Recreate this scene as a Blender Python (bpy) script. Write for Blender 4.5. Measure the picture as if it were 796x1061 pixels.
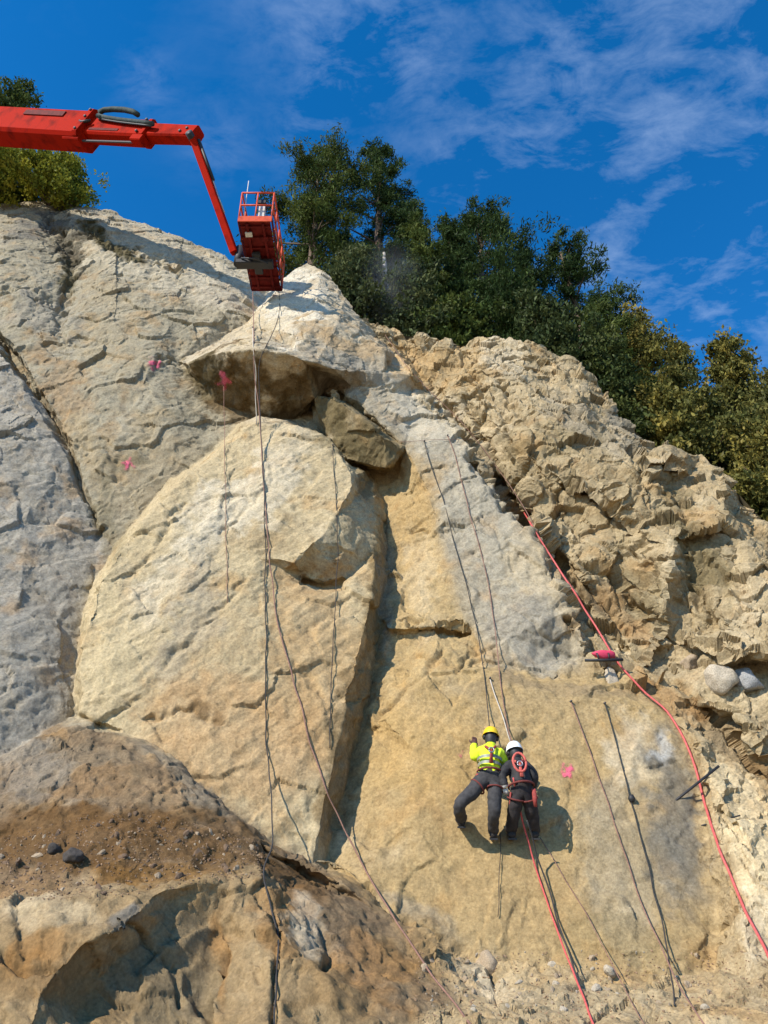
import bpy, bmesh, math, random
import numpy as np
from mathutils import Vector, Matrix
from mathutils.geometry import delaunay_2d_cdt
from mathutils.bvhtree import BVHTree

for o in list(bpy.data.objects):
    bpy.data.objects.remove(o)
scene = bpy.context.scene
col = scene.collection
R = math.radians

# ------------------------------------------------------------------ camera
PITCH = R(30.0)
FPX = 786.0                      # focal length in pixels of the 796 x 1061 photograph
CAM = Vector((0.0, 0.0, 1.6))
cam_data = bpy.data.cameras.new('camera')
cam = bpy.data.objects.new('camera', cam_data)
col.objects.link(cam)
cam.location = CAM
cam.rotation_euler = (math.pi / 2 + PITCH, 0, 0)
cam_data.sensor_fit = 'VERTICAL'
cam_data.angle = 2 * math.atan(530.5 / FPX)
cam_data.clip_start = 0.1
cam_data.clip_end = 4000
scene.camera = cam

# ------------------------------------------------------------------ sky and sun
LDIR = Vector((0.59, 0.52, -0.62)).normalized()      # way the sunlight travels
to_sun = -LDIR
sun_el = math.asin(to_sun.z)
sun_az = math.atan2(to_sun.x, to_sun.y)              # clockwise from +Y

world = bpy.data.worlds.new('World')
scene.world = world
world.use_nodes = True
wn, wl = world.node_tree.nodes, world.node_tree.links
wn.clear()
w_out = wn.new('ShaderNodeOutputWorld')
w_bg = wn.new('ShaderNodeBackground')
w_bg.inputs['Strength'].default_value = 0.095
sky = wn.new('ShaderNodeTexSky')
sky.sky_type = 'NISHITA'
sky.sun_disc = False
sky.sun_elevation = sun_el
sky.sun_rotation = sun_az
sky.altitude = 1200
sky.air_density = 1.0
sky.dust_density = 0.15
sky.ozone_density = 3.5
hsv = wn.new('ShaderNodeHueSaturation')
hsv.inputs['Saturation'].default_value = 1.34
hsv.inputs['Value'].default_value = 1.95
wl.new(sky.outputs[0], hsv.inputs['Color'])
tc = wn.new('ShaderNodeTexCoord')
sep = wn.new('ShaderNodeSeparateXYZ')
wl.new(tc.outputs['Generated'], sep.inputs[0])


def wmath(op, a, b=None, c=None, clamp=False):
    n = wn.new('ShaderNodeMath')
    n.operation = op
    n.use_clamp = clamp
    for i, v in enumerate((a, b, c)):
        if v is None:
            continue
        if isinstance(v, (int, float)):
            n.inputs[i].default_value = v
        else:
            wl.new(v, n.inputs[i])
    return n.outputs[0]


zc = wmath('MAXIMUM', sep.outputs[2], 0.06)
cu = wmath('DIVIDE', sep.outputs[0], zc)
cv = wmath('DIVIDE', sep.outputs[1], zc)
comb = wn.new('ShaderNodeCombineXYZ')
wl.new(cu, comb.inputs[0])
wl.new(cv, comb.inputs[1])


def wnoise(scale, rot, stretch, detail=8, rough=0.6, dist=0.0, off=(0, 0, 0)):
    mp = wn.new('ShaderNodeMapping')
    mp.inputs['Rotation'].default_value = (0, 0, rot)
    mp.inputs['Scale'].default_value = stretch
    mp.inputs['Location'].default_value = off
    wl.new(comb.outputs[0], mp.inputs[0])
    nz = wn.new('ShaderNodeTexNoise')
    nz.inputs['Scale'].default_value = scale
    nz.inputs['Detail'].default_value = detail
    nz.inputs['Roughness'].default_value = rough
    nz.inputs['Distortion'].default_value = dist
    wl.new(mp.outputs[0], nz.inputs['Vector'])
    return nz.outputs[0]


def pix_dir(px, py):
    v = (530.5 - py) / FPX
    return Vector(((px - 398) / FPX, math.cos(PITCH) - v * math.sin(PITCH), math.sin(PITCH) + v * math.cos(PITCH)))


cloud_patches = [(690, 75, .17, 1.0), (600, 130, .09, .6), (770, 220, .12, .8), (690, 300, .13, 1.0), (350, 0, .09, .9), (318, 150, .035, 1.0), (340, 95, .03, .8),
                 (480, 180, .07, .6), (425, 60, .05, .5), (150, 85, .03, .7), (225, 150, .04, .6), (1000, 60, .2, .8), (500, -500, .3, .8), (-500, 0, .2, .7)]
mask = None
for (px, py, rad, amp) in cloud_patches:
    d = pix_dir(px, py).normalized()
    dt = wn.new('ShaderNodeVectorMath')
    dt.operation = 'DISTANCE'
    wl.new(tc.outputs['Generated'], dt.inputs[0])
    dt.inputs[1].default_value = d
    g = wmath('DIVIDE', dt.outputs['Value'], rad)
    g = wmath('POWER', g, 2.0)
    g = wmath('MULTIPLY', g, -1.0)
    g = wmath('EXPONENT', g)
    g = wmath('MULTIPLY', g, amp)
    mask = g if mask is None else wmath('ADD', mask, g)
mask = wmath('MINIMUM', mask, 1.0)
n_big = wnoise(3.4, R(25), (1.0, 1.35, 1), 7, 0.62, 0.35, (3.1, 1.7, 0))
n_fine = wnoise(12.0, R(40), (1.0, 1.8, 1), 9, 0.66, 0.5)
n_mix = wmath('MULTIPLY_ADD', n_fine, 0.38, wmath('MULTIPLY', n_big, 0.82))
cl = wmath('MULTIPLY_ADD', n_mix, 3.0, -1.72, clamp=True)
cl = wmath('MULTIPLY', cl, mask)
cl = wmath('MULTIPLY', cl, 0.55, clamp=True)
mixc = wn.new('ShaderNodeMix')
mixc.data_type = 'RGBA'
wl.new(cl, mixc.inputs['Factor'])
wl.new(hsv.outputs[0], mixc.inputs['A'])
mixc.inputs['B'].default_value = (5.0, 6.4, 8.8, 1)
wl.new(mixc.outputs['Result'], w_bg.inputs['Color'])
wl.new(w_bg.outputs[0], w_out.inputs[0])

sun_data = bpy.data.lights.new('sun', 'SUN')
sun_data.energy = 5.0
sun_data.angle = R(0.53)
sun_data.color = (1.0, 0.925, 0.81)
sun = bpy.data.objects.new('sun', sun_data)
col.objects.link(sun)
sun.rotation_euler = LDIR.to_track_quat('-Z', 'Y').to_euler()
sun.location = (-20, -20, 40)

vs = scene.view_settings
vs.view_transform = 'Standard'
vs.look = 'None'
vs.exposure = 0.36
vs.gamma = 1.0
vs.use_curve_mapping = False
scene.cycles.max_bounces = 6
scene.cycles.use_denoising = True

# ------------------------------------------------------------------ pixel helpers
BASE0, SLOPE = 10.5, 0.30        # mean plane of the rock face: y = BASE0 + SLOPE * z


def P(px, py, off=0.0):
    """point on the rock face's mean plane, moved off metres away from the viewer"""
    d = pix_dir(px, py)
    t = (BASE0 + off + SLOPE * CAM.z) / (d.y - SLOPE * d.z)
    return CAM + d * t


def PY(px, py, y):
    d = pix_dir(px, py)
    return CAM + d * (y / d.y)


def PZ(px, py, z):
    d = pix_dir(px, py)
    return CAM + d * ((z - CAM.z) / d.z)


# ------------------------------------------------------------------ numpy noise
_rng = np.random.default_rng(7)
PERM = _rng.permutation(256).astype(np.int32)
PERM = np.concatenate([PERM, PERM])
GRAD = _rng.normal(size=(256, 3)).astype(np.float32)
GRAD /= np.linalg.norm(GRAD, axis=1, keepdims=True)
GX, GY, GZ = [np.ascontiguousarray(GRAD[:, k]) for k in range(3)]
CELL = _rng.random((256, 3)).astype(np.float32)
CELL2 = _rng.random((256, 4)).astype(np.float32)


def _hash(i):
    i = i & 255
    return PERM[PERM[PERM[i[:, 0]] + i[:, 1]] + i[:, 2]]


def perlin(p):
    p = np.asarray(p, dtype=np.float32)
    i = np.floor(p).astype(np.int32)
    f = p - i
    u = f * f * f * (f * (f * 6 - 15) + 10)
    i &= 255
    x0, x1 = PERM[i[:, 0]], PERM[(i[:, 0] + 1) & 255]
    iy0, iy1, iz0, iz1 = i[:, 1], (i[:, 1] + 1) & 255, i[:, 2], (i[:, 2] + 1) & 255
    fx, fy, fz = np.ascontiguousarray(f.T)
    ux, uy, uz = np.ascontiguousarray(u.T)
    out = np.zeros(len(p), np.float32)
    for dx, hx_ in ((0, x0), (1, x1)):
        wx = ux if dx else 1 - ux
        for dy, jy_ in ((0, iy0), (1, iy1)):
            hxy = PERM[hx_ + jy_]
            wxy = wx * (uy if dy else 1 - uy)
            for dz, jz_ in ((0, iz0), (1, iz1)):
                h = PERM[hxy + jz_]
                out += wxy * (uz if dz else 1 - uz) * (GX[h] * (fx - dx) + GY[h] * (fy - dy) + GZ[h] * (fz - dz))
    return out * 1.5


def fbm(p, octv=4, gain=0.5, lac=2.03, ridged=False):
    a, s, tot, out = 1.0, 1.0, 0.0, 0
    for k in range(octv):
        n = perlin(p * s + k * 17.31)
        if ridged:
            n = 1 - 2 * np.abs(n)
        out = out + a * n
        tot += a
        a *= gain
        s *= lac
    return out / tot


def voronoi(p):
    p = np.asarray(p, dtype=np.float32)
    i = np.floor(p).astype(np.int32)
    f1 = np.full(len(p), 9.0, np.float32)
    f2 = np.full(len(p), 9.0, np.float32)
    hid = np.zeros(len(p), np.int32)
    dv = np.zeros_like(p)
    for dx in (-1, 0, 1):
        for dy in (-1, 0, 1):
            for dz in (-1, 0, 1):
                c = i + np.array([dx, dy, dz], np.int32)
                h = _hash(c)
                v = p - (c + CELL[h])
                d = np.einsum('ij,ij->i', v, v)
                near = d < f1
                f2 = np.where(near, f1, np.minimum(f2, d))
                f1 = np.where(near, d, f1)
                hid = np.where(near, h, hid)
                dv = np.where(near[:, None], v, dv)
    return np.sqrt(f1), np.sqrt(f2), hid, dv


def smooth01(x):
    x = np.clip(x, 0, 1)
    return x * x * (3 - 2 * x)


# ------------------------------------------------------------------ scene helpers
def tag(o, label=None, cat=None, group=None, kind=None):
    for k, v in (('label', label), ('category', cat), ('group', group), ('kind', kind)):
        if v:
            o[k] = v
    return o


def empty(name, loc=(0, 0, 0)):
    o = bpy.data.objects.new(name, None)
    o.empty_display_size = 0.2
    col.objects.link(o)
    o.location = loc
    return o


def link_mesh(name, me, mat=None, parent=None):
    o = bpy.data.objects.new(name, me)
    col.objects.link(o)
    if mat is not None and len(me.materials) == 0:
        for m in (mat if isinstance(mat, (list, tuple)) else [mat]):
            me.materials.append(m)
    if parent is not None:
        o.parent = parent
        o.matrix_parent_inverse = Matrix.Translation(parent.location).inverted()
    return o


def np_mesh(name, V, F, smooth=True):
    """fast mesh from an (n,3) vertex array and an (m,3|4) face array"""
    V = np.asarray(V, np.float32)
    F = np.asarray(F, np.int32)
    me = bpy.data.meshes.new(name)
    me.vertices.add(len(V))
    me.vertices.foreach_set('co', V.ravel())
    k = F.shape[1]
    me.loops.add(F.size)
    me.loops.foreach_set('vertex_index', F.ravel())
    me.polygons.add(len(F))
    me.polygons.foreach_set('loop_start', np.arange(0, F.size, k, dtype=np.int32))
    me.polygons.foreach_set('loop_total', np.full(len(F), k, np.int32))
    me.polygons.foreach_set('use_smooth', np.full(len(F), smooth, bool))
    me.update(calc_edges=True)
    return me


def new_mat(name):
    m = bpy.data.materials.new(name)
    m.use_nodes = True
    return m, m.node_tree.nodes, m.node_tree.links, m.node_tree.nodes['Principled BSDF']


def plain(name, rgb, rough=0.5, metal=0.0, var=0.12, scale=30.0, bump=0.0, spec=0.5, dirt=None):
    """paint, cloth, rubber...: a base colour broken up by noise"""
    m, n, l, b = new_mat(name)
    t = n.new('ShaderNodeTexCoord')
    nz = n.new('ShaderNodeTexNoise')
    nz.inputs['Scale'].default_value = scale
    nz.inputs['Detail'].default_value = 6
    l.new(t.outputs['Object'], nz.inputs['Vector'])
    cr = n.new('ShaderNodeValToRGB')
    lo = [c * (1 - var) for c in rgb]
    hi = [min(1, c * (1 + var)) for c in rgb]
    if dirt:
        lo = dirt
    cr.color_ramp.elements[0].position = 0.3
    cr.color_ramp.elements[1].position = 0.62 if not dirt else 0.5
    cr.color_ramp.elements[0].color = (*lo, 1)
    cr.color_ramp.elements[1].color = (*hi, 1)
    l.new(nz.outputs[0], cr.inputs[0])
    l.new(cr.outputs[0], b.inputs['Base Color'])
    b.inputs['Roughness'].default_value = rough
    b.inputs['Metallic'].default_value = metal
    b.inputs['Specular IOR Level'].default_value = spec
    if bump:
        bp = n.new('ShaderNodeBump')
        bp.inputs['Strength'].default_value = bump
        bp.inputs['Distance'].default_value = 0.02
        l.new(nz.outputs[0], bp.inputs['Height'])
        l.new(bp.outputs[0], b.inputs['Normal'])
    return m


# ================================================================== THE ROCK FACE
pts_off = {}
LINES = []


def ln(*pts):
    """a break line of the rock: (px, py, metres behind the mean plane)"""
    for a in pts:
        pts_off[(float(a[0]), float(a[1]))] = a[2]
    LINES.append([(float(a[0]), float(a[1])) for a in pts])


def dots(*pts):
    for a in pts:
        pts_off[(float(a[0]), float(a[1]))] = a[2]


SKY_L = [(-420, 236, .9), (-260, 226, .8), (-150, 222, .8), (-60, 212, .8), (0, 213, .8), (25, 209, .8), (45, 210, .75), (68, 214, .9), (90, 214, .8),
         (120, 220, .8), (150, 231, .9), (190, 247, 1.0), (230, 263, 1.1), (262, 282, 1.2), (281, 300, 1.3)]
ln(*SKY_L)
# peak block: skyline, outline against the dome, front lip
ln((281, 300, 1.3), (286, 304, .9), (296, 288, .55), (306, 278, .45), (318, 271, .4), (332, 280, .4), (346, 292, .4), (358, 308, .35), (373, 329, .25))
SKY_R = [(373, 329, .25), (381, 335, 1.0), (392, 335, 1.0), (404, 337, .7), (413, 342, .6), (422, 349, .7), (432, 345, .6), (442, 346, .6), (455, 353, .8),
         (468, 353, .6), (480, 357, .9), (492, 352, .8), (505, 355, .6), (520, 352, .6), (545, 355, .6), (565, 364, .6), (578, 375, .8), (590, 380, .5), (607, 388, .6),
         (620, 402, .6), (633, 416, .5), (645, 431, .5), (660, 445, .4), (671, 455, .6), (680, 463, .3), (696, 463, .3), (712, 467, .3), (724, 474, .7),
         (735, 478, .5), (750, 490, .5), (765, 506, .5), (772, 520, .8), (782, 529, .6), (796, 543, .6), (850, 590, .8), (950, 650, 1.0), (1100, 720, 1.2), (1300, 800, 1.4)]
ln(*SKY_R)
ln((286, 304, .1), (262, 338, -.35), (230, 356, -.5), (196, 376, -.45))            # left outline of the block (front)
ln((281, 300, 1.3), (256, 336, .55), (226, 353, .4), (186, 374, .25))             # dome just behind it
ln((186, 374, .25), (196, 376, -.45), (216, 369, -.85), (240, 364, -1.25), (268, 362, -1.45), (296, 366, -1.45), (312, 373, -1.35))  # lip
ln((186, 374, .25), (205, 398, .3), (222, 416, .35), (246, 440, .45))             # underside meets the dome
ln((312, 373, -1.35), (328, 377, -1.2), (345, 383, -.95), (370, 385, -.62), (396, 387, -.42), (426, 389, -.22))   # lip of the second tier
ln((301, 357, -.75), (305, 346, -.95), (326, 338, -.9), (350, 335, -.8), (372, 344, -.6), (400, 362, -.45), (426, 384, -.15))
ln((301, 357, -.75), (306, 362, -1.35), (312, 373, -1.35))
ln((312, 373, -1.35), (330, 388, -.5), (343, 398, -.1), (340, 412, .2))             # cave's right edge
ln((343, 398, -.1), (365, 400, -.22), (392, 402, -.2), (414, 406, -.12), (432, 418, .0))  # foot of the tier = head of the ramp
ln((426, 384, -.15), (426, 389, -.22), (436, 404, .3))
ln((373, 329, .25), (388, 350, .4), (408, 368, .45), (426, 384, -.15))
# wedge under the roof
ln((326, 411, -.2), (346, 413, -.7), (375, 434, -.65), (398, 452, -.5), (415, 464, -.2))
ln((326, 411, -.2), (330, 432, -.1), (341, 452, .05), (352, 468, .1), (366, 477, .12), (386, 483, .1), (402, 484, .0), (415, 464, -.2))
ln((343, 398, -.1), (354, 412, .1), (380, 432, .05), (404, 452, .0), (420, 461, .0))   # gap above the wedge
ln((366, 480, .55), (386, 487, .75), (404, 489, .7), (420, 468, .1), (420, 461, .0))
ln((324, 420, .5), (326, 436, .5), (336, 452, .45))
# rounded slab
SLAB_L = [(84, 738, -.4), (85, 690, -.45), (92, 640, -.5), (104, 605, -.5), (125, 570, -.5), (160, 528, -.45), (195, 493, -.4), (225, 471, -.35), (252, 447, -.3),
          (268, 439, -.3), (300, 441, -.3), (330, 450, -.25), (341, 455, -.2)]
ln(*SLAB_L)
ln((78, 738, .15), (79, 690, .2), (86, 640, .25), (98, 601, .3), (119, 566, .35), (154, 523, .3), (190, 488, .3), (220, 466, .35), (246, 440, .45),
   (268, 433, .5), (300, 436, .55), (324, 446, .5), (336, 452, .45))
ln((341, 455, -.2), (352, 470, -.3), (363, 488, -.4), (366, 503, -.5), (347, 535, -.62), (327, 563, -.66), (305, 581, -.6), (270, 578, -.45), (228, 574, -.42))
ln((366, 503, -.5), (372, 490, -.05), (366, 480, .55))
ln((366, 503, -.5), (374, 512, .1), (388, 514, .35), (389, 574, .05), (355, 600, -.02), (335, 603, -.05), (314, 597, -.12), (292, 590, -.35))
ln((314, 602, .15), (335, 607, .15), (354, 605, .15))
ln((292, 590, -.35), (310, 606, -.35), (336, 611, -.32), (356, 609, -.28), (389, 580, -.1))
SLAB_R = [(389, 580, -.1), (383, 620, -.22), (376, 660, -.28), (368, 700, -.33), (356, 750, -.38), (345, 800, -.42), (335, 842, -.42), (325, 886, -.4)]
ln(*SLAB_R)
ln((388, 514, .35), (398, 520, .75), (402, 600, .65), (394, 640, .52), (387, 690, .42), (374, 750, .25), (362, 800, .2), (351, 842, .1), (341, 888, .0))
ln((386, 487, .75), (398, 520, .8))
# right-hand wall of the corner, ramp and its left edge
ln((420, 461, .0), (440, 500, .1), (452, 545, .15), (466, 590, .15), (478, 630, .15), (490, 652, .12), (500, 690, .05))
ln((402, 651, .25), (420, 653, .15), (440, 649, .13), (452, 648, .12), (486, 652, .11))
ln((402, 656, .42), (420, 658, .38), (440, 654, .36), (452, 653, .36), (486, 657, .3))
ln((394, 738, .1), (416, 721, .05), (436, 703, -.02), (446, 690, .0), (458, 674, .05))
ln((398, 744, -.12), (420, 726, -.15), (441, 707, -.18), (470, 695, -.15), (500, 694, -.18), (530, 700, -.2), (570, 706, -.22), (610, 714, -.25), (650, 722, -.3), (690, 738, -.35),
   (712, 770, -.4), (722, 800, -.45), (728, 840, -.5), (738, 900, -.55), (742, 960, -.6), (737, 1000, -.7))
ln((500, 690, .05), (540, 692, .05), (575, 699, .0), (612, 706, -.05), (652, 713, -.1), (694, 730, -.1))
ln((343, 398, -.1), (374, 420, -.22), (398, 441, -.2), (420, 461, .0))
RAMP_R = [(432, 418, .0), (452, 428, -.02), (484, 456, -.05), (508, 490, -.08), (536, 535, -.1), (566, 580, -.1), (590, 632, -.08), (606, 668, -.05), (600, 690, 0.0)]
ln(*RAMP_R)
ln((436, 404, .3), (458, 424, .6), (490, 452, .75), (516, 486, 1.25), (543, 532, 1.1), (572, 576, .5), (596, 626, .4), (612, 664, .3), (650, 700, .1), (694, 730, -.1))
ln((408, 368, .45), (436, 404, .3))
ln((404, 337, .7), (424, 380, .8), (446, 400, .7), (470, 424, .55), (498, 450, .5), (524, 482, .35), (552, 526, .3), (580, 570, .25), (612, 612, .2), (640, 652, .2), (668, 690, .1), (700, 720, 0), (740, 752, -.1), (796, 808, -.3), (900, 900, -.5))
ln((592, 682, .35), (612, 679, .35), (640, 682, .3), (646, 686, .3))
ln((590, 690, -.02), (612, 690, -.02), (640, 690, .0), (650, 692, .1))
# right buttress crags
dots((460, 380, .35), (500, 385, .0), (540, 395, -.1), (480, 410, .2), (520, 440, .0), (556, 425, -.3), (600, 425, -.2), (628, 448, -.1), (545, 470, -.2),
     (650, 470, -.35), (668, 470, 0), (690, 478, -.35), (706, 484, -.3), (716, 492, .2), (740, 500, -.1), (740, 590, -.15), (770, 560, -.1), (776, 610, -.5), (800, 580, -.1), (860, 700, -.6), (1000, 800, -.6), (1300, 1000, -.6),
     (640, 590, .1), (660, 640, .15), (690, 670, .15), (640, 640, .2), (560, 545, -.1), (600, 590, .05))
ln((588, 500, -.3), (604, 504, -.35), (622, 518, -.35), (640, 532, -.3), (655, 542, -.2))
ln((586, 505, .0), (602, 510, .1), (618, 524, .12), (636, 538, .1), (652, 546, 0))
ln((690, 566, -.55), (700, 556, -.6), (740, 544, -.55), (748, 538, -.5), (752, 500, -.3))
ln((700, 556, -.6), (695, 590, -.5), (690, 630, -.35), (685, 655, -.1))
ln((712, 560, -.25), (708, 592, -.1), (705, 628, .0), (698, 660, .05))
ln((740, 548, -.2), (748, 570, -.15), (755, 600, -.2), (745, 630, -.3), (738, 650, -.1))
ln((800, 590, -.6), (775, 625, -.75), (750, 650, -.8), (745, 672, -.8), (770, 680, -.85), (800, 672, -.9))
ln((744, 678, .0), (770, 686, -.05), (800, 680, -.1), (900, 700, -.2))
ln((665, 480, -.45), (682, 500, -.45), (694, 512, -.35), (690, 530, -.1))
ln((690, 480, .05), (698, 500, .05), (706, 520, .05))
# ledge of loose rock on the right, cream slope
dots((720, 725, -.3), (760, 735, -.55), (790, 725, -.5), (780, 770, -.7), (760, 840, -.9), (790, 900, -1.1), (770, 960, -1.2), (850, 850, -1.0), (900, 980, -1.4), (1100, 950, -1.2))
ln((700, 736, -.35), (720, 766, -.6), (732, 800, -.7), (738, 840, -.75), (748, 900, -.85), (753, 960, -.95), (750, 1004, -1.1), (790, 1020, -1.5))
ln((722, 736, -.1), (738, 742, -.05), (752, 760, -.1), (750, 766, -.3), (734, 756, -.3))
# worker slab interior and its foot
dots((430, 780, -.22), (430, 850, -.3), (400, 860, -.2), (480, 740, -.22), (520, 820, -.35), (520, 920, -.42), (600, 760, -.35), (600, 850, -.45), (600, 950, -.52),
     (660, 780, -.45), (680, 850, -.5), (690, 930, -.55), (450, 920, -.4), (380, 830, .0))
ln((341, 892, -.35), (380, 918, -.5), (412, 945, -.6), (440, 966, -.65), (480, 978, -.6), (520, 986, -.6), (560, 998, -.65), (600, 1004, -.7), (650, 1010, -.75), (700, 1012, -.8), (737, 1003, -.75))
ln((480, 1000, -1.0), (540, 1012, -1.05), (600, 1022, -1.2), (660, 1030, -1.3), (740, 1030, -1.4), (790, 1020, -1.5))
# soil mound: crest against the slab and slope
ln((-420, 830, -1.9), (-150, 805, -1.6), (-60, 800, -1.4), (0, 790, -1.2), (40, 766, -1.0), (66, 752, -.8), (90, 752, -.75), (130, 764, -.8), (170, 787, -.85), (220, 827, -.95), (270, 870, -1.05), (300, 890, -1.0),
   (341, 908, -.95), (390, 942, -1.0), (420, 966, -1.05), (450, 1004, -1.4), (480, 1034, -1.7), (520, 1066, -2.2))
ln((-150, 800, -.7), (-60, 794, -.55), (0, 785, -.35), (40, 760, -.15), (66, 747, .0), (84, 746, -.1), (130, 759, -.42), (170, 782, -.45), (220, 822, -.45), (270, 865, -.45), (300, 882, -.42), (325, 892, -.42), (341, 900, -.3))
ln((-150, 880, -2.2), (0, 872, -2.0), (60, 848, -1.85), (110, 832, -1.7), (140, 830, -1.65), (180, 850, -1.65), (230, 872, -1.5), (262, 886, -1.4))
ln((-420, 980, -3.2), (-150, 950, -2.9), (0, 934, -2.55), (60, 926, -2.45), (110, 916, -2.35), (150, 914, -2.25), (200, 906, -2.1), (240, 898, -1.85), (262, 886, -1.4))
ln((262, 886, -1.4), (285, 904, -1.5), (300, 916, -1.5), (330, 930, -1.45), (360, 944, -1.4))
ln((278, 884, -.85), (310, 905, -.7), (345, 918, -.75))
# outcrop in the left foreground
ln((0, 942, -2.9), (50, 936, -2.85), (100, 930, -2.8), (140, 926, -2.8), (160, 928, -2.7), (200, 918, -2.35), (240, 910, -2.1), (270, 912, -1.95), (290, 924, -1.8))
ln((160, 928, -2.7), (148, 944, -2.95), (130, 958, -3.1), (104, 970, -3.2), (84, 980, -3.2), (60, 1004, -3.35), (44, 1024, -3.4), (34, 1061, -3.5), (20, 1110, -3.7))
ln((176, 936, -2.4), (166, 954, -2.55), (152, 972, -2.62), (126, 990, -2.75), (104, 1012, -2.85), (90, 1038, -2.95), (86, 1061, -3.1), (80, 1110, -3.3))
ln((210, 925, -2.25), (225, 960, -2.2), (222, 1000, -2.35), (210, 1035, -2.5), (200, 1061, -2.75), (190, 1110, -3.1))
ln((228, 1000, -2.5), (218, 1035, -2.7), (216, 1061, -2.9), (210, 1110, -3.2))
ln((270, 912, -1.95), (285, 940, -2.2), (262, 968, -2.4), (240, 990, -2.5), (228, 1000, -2.5))
ln((300, 940, -1.75), (330, 980, -2.0), (356, 1010, -2.2), (380, 1040, -2.4), (400, 1066, -2.6))
ln((285, 940, -2.2), (300, 968, -2.4), (330, 1000, -2.5), (345, 1030, -2.6), (352, 1066, -2.75))
dots((0, 990, -3.2), (40, 975, -3.1), (-150, 1020, -3.6), (280, 1000, -2.7), (280, 1050, -2.9), (400, 1000, -1.7), (430, 1050, -2.3))
dots((560, 1061, -2.0), (660, 1061, -2.1), (760, 1061, -2.2), (850, 1061, -2.4), (1100, 1061, -2.6), (1300, 1061, -2.6))
for x in range(-420, 1301, 172):
    dots((x, 1120, -3.6 if x < 480 else -2.8), (x, 1230, -4.6), (x, 1420, -5.6))
# left dome and grey wall
ln((-420, 250, .1), (-150, 262, -.2), (-60, 292, -.2), (-10, 334, -.15), (10, 352, -.15), (30, 384, -.1), (55, 424, -.05), (76, 458, .0), (86, 500, .15), (108, 545, .28))
ln((-420, 258, .6), (-150, 270, .4), (-60, 300, .4), (-12, 341, .45), (6, 358, .45), (26, 390, .45), (51, 430, .45), (72, 464, .4), (83, 505, .4), (106, 552, .45))
ln((-420, 272, -.7), (-150, 282, -.5), (-60, 308, -.45), (-14, 348, -.35), (1, 364, -.35), (21, 396, -.28), (46, 437, -.18), (68, 474, -.05), (80, 512, .15), (98, 560, .35))
dots((-60, 250, 0), (20, 245, .05), (52, 236, .5), (66, 252, .55), (76, 272, .4), (100, 240, .1), (120, 262, -.05), (180, 275, .05), (240, 305, .3), (0, 290, -.25), (40, 300, -.2), (68, 330, .15), (90, 320, -.15),
     (20, 330, -.25), (60, 360, -.1), (120, 330, -.2), (180, 330, -.1), (220, 335, .1), (100, 400, -.2), (150, 395, -.2), (140, 430, -.05), (180, 440, .05), (110, 470, -.05), (215, 445, .3), (130, 520, .25), (180, 478, .2), (160, 365, -.1))
ln((88, 235, .05), (104, 248, .12), (122, 262, .05), (150, 268, .15), (170, 272, .15), (186, 282, .2))
ln((60, 325, .1), (70, 300, .15), (82, 282, .2))
dots((0, 480, -.5), (30, 520, -.3), (20, 620, -.4), (50, 680, -.15), (0, 720, -.5), (60, 580, .0), (-150, 500, -1.0), (-150, 650, -1.1), (-300, 600, -1.6), (-420, 500, -2.0), (-420, 700, -2.0))
dots((140, 640, -.5), (120, 700, -.52), (200, 560, -.5), (180, 640, -.5), (240, 640, -.48), (300, 660, -.45), (200, 720, -.52), (260, 760, -.5), (320, 760, -.48), (300, 840, -.48), (230, 790, -.5), (290, 500, -.5), (240, 520, -.52), (310, 540, -.55))
dots((418, 500, .55), (424, 560, .5), (435, 610, .32), (425, 690, .28), (415, 640, .34), (470, 500, .0), (500, 560, .0), (540, 620, .0), (530, 660, .0))

# --- constrained triangulation in the picture, lifted to real positions
verts2, vid = [], {}


def vert(p):
    if p not in vid:
        vid[p] = len(verts2)
        verts2.append(p)
    return vid[p]


edges2 = []
for L in LINES:
    ids = [vert(p) for p in L]
    edges2 += [(a, b) for a, b in zip(ids, ids[1:]) if a != b]
for p in pts_off:
    vert(p)
cv2, ce2, cf2, ov, oe, of = delaunay_2d_cdt([Vector(p) for p in verts2], edges2, [], 0, 1e-4)
key = np.array(verts2)
offs = np.array([pts_off[p] for p in verts2])
Q = np.array([(v.x, v.y) for v in cv2])
OFF = np.zeros(len(Q))
for i, o in enumerate(ov):
    if o:
        OFF[i] = offs[o[0]]
    else:
        d = np.hypot(*(key - Q[i]).T) + 1e-3
        w = 1 / d ** 3
        OFF[i] = (w * offs).sum() / w.sum()
# drop triangles above the skyline
skl = np.array([(a, b) for a, b, _ in SKY_L[:-1]] + [(281, 300), (296, 288), (306, 278), (318, 271), (332, 280), (346, 292), (358, 308)] + [(a, b) for a, b, _ in SKY_R])
F = np.array([f for f in cf2 if len(f) == 3], np.int64)
cen = Q[F].mean(1)
F = F[cen[:, 1] > np.interp(cen[:, 0], skl[:, 0], skl[:, 1]) - 0.3]
cen = Q[F].mean(1)


def inside(poly, pts):
    poly = np.array(poly, float)
    x, y = pts[:, 0], pts[:, 1]
    r = np.zeros(len(pts), bool)
    for (x1, y1), (x2, y2) in zip(poly, np.roll(poly, -1, 0)):
        c = (y1 > y) != (y2 > y)
        with np.errstate(divide='ignore', invalid='ignore'):
            r ^= c & (x < (x2 - x1) * (y - y1) / (y2 - y1) + x1)
    return r


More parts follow.
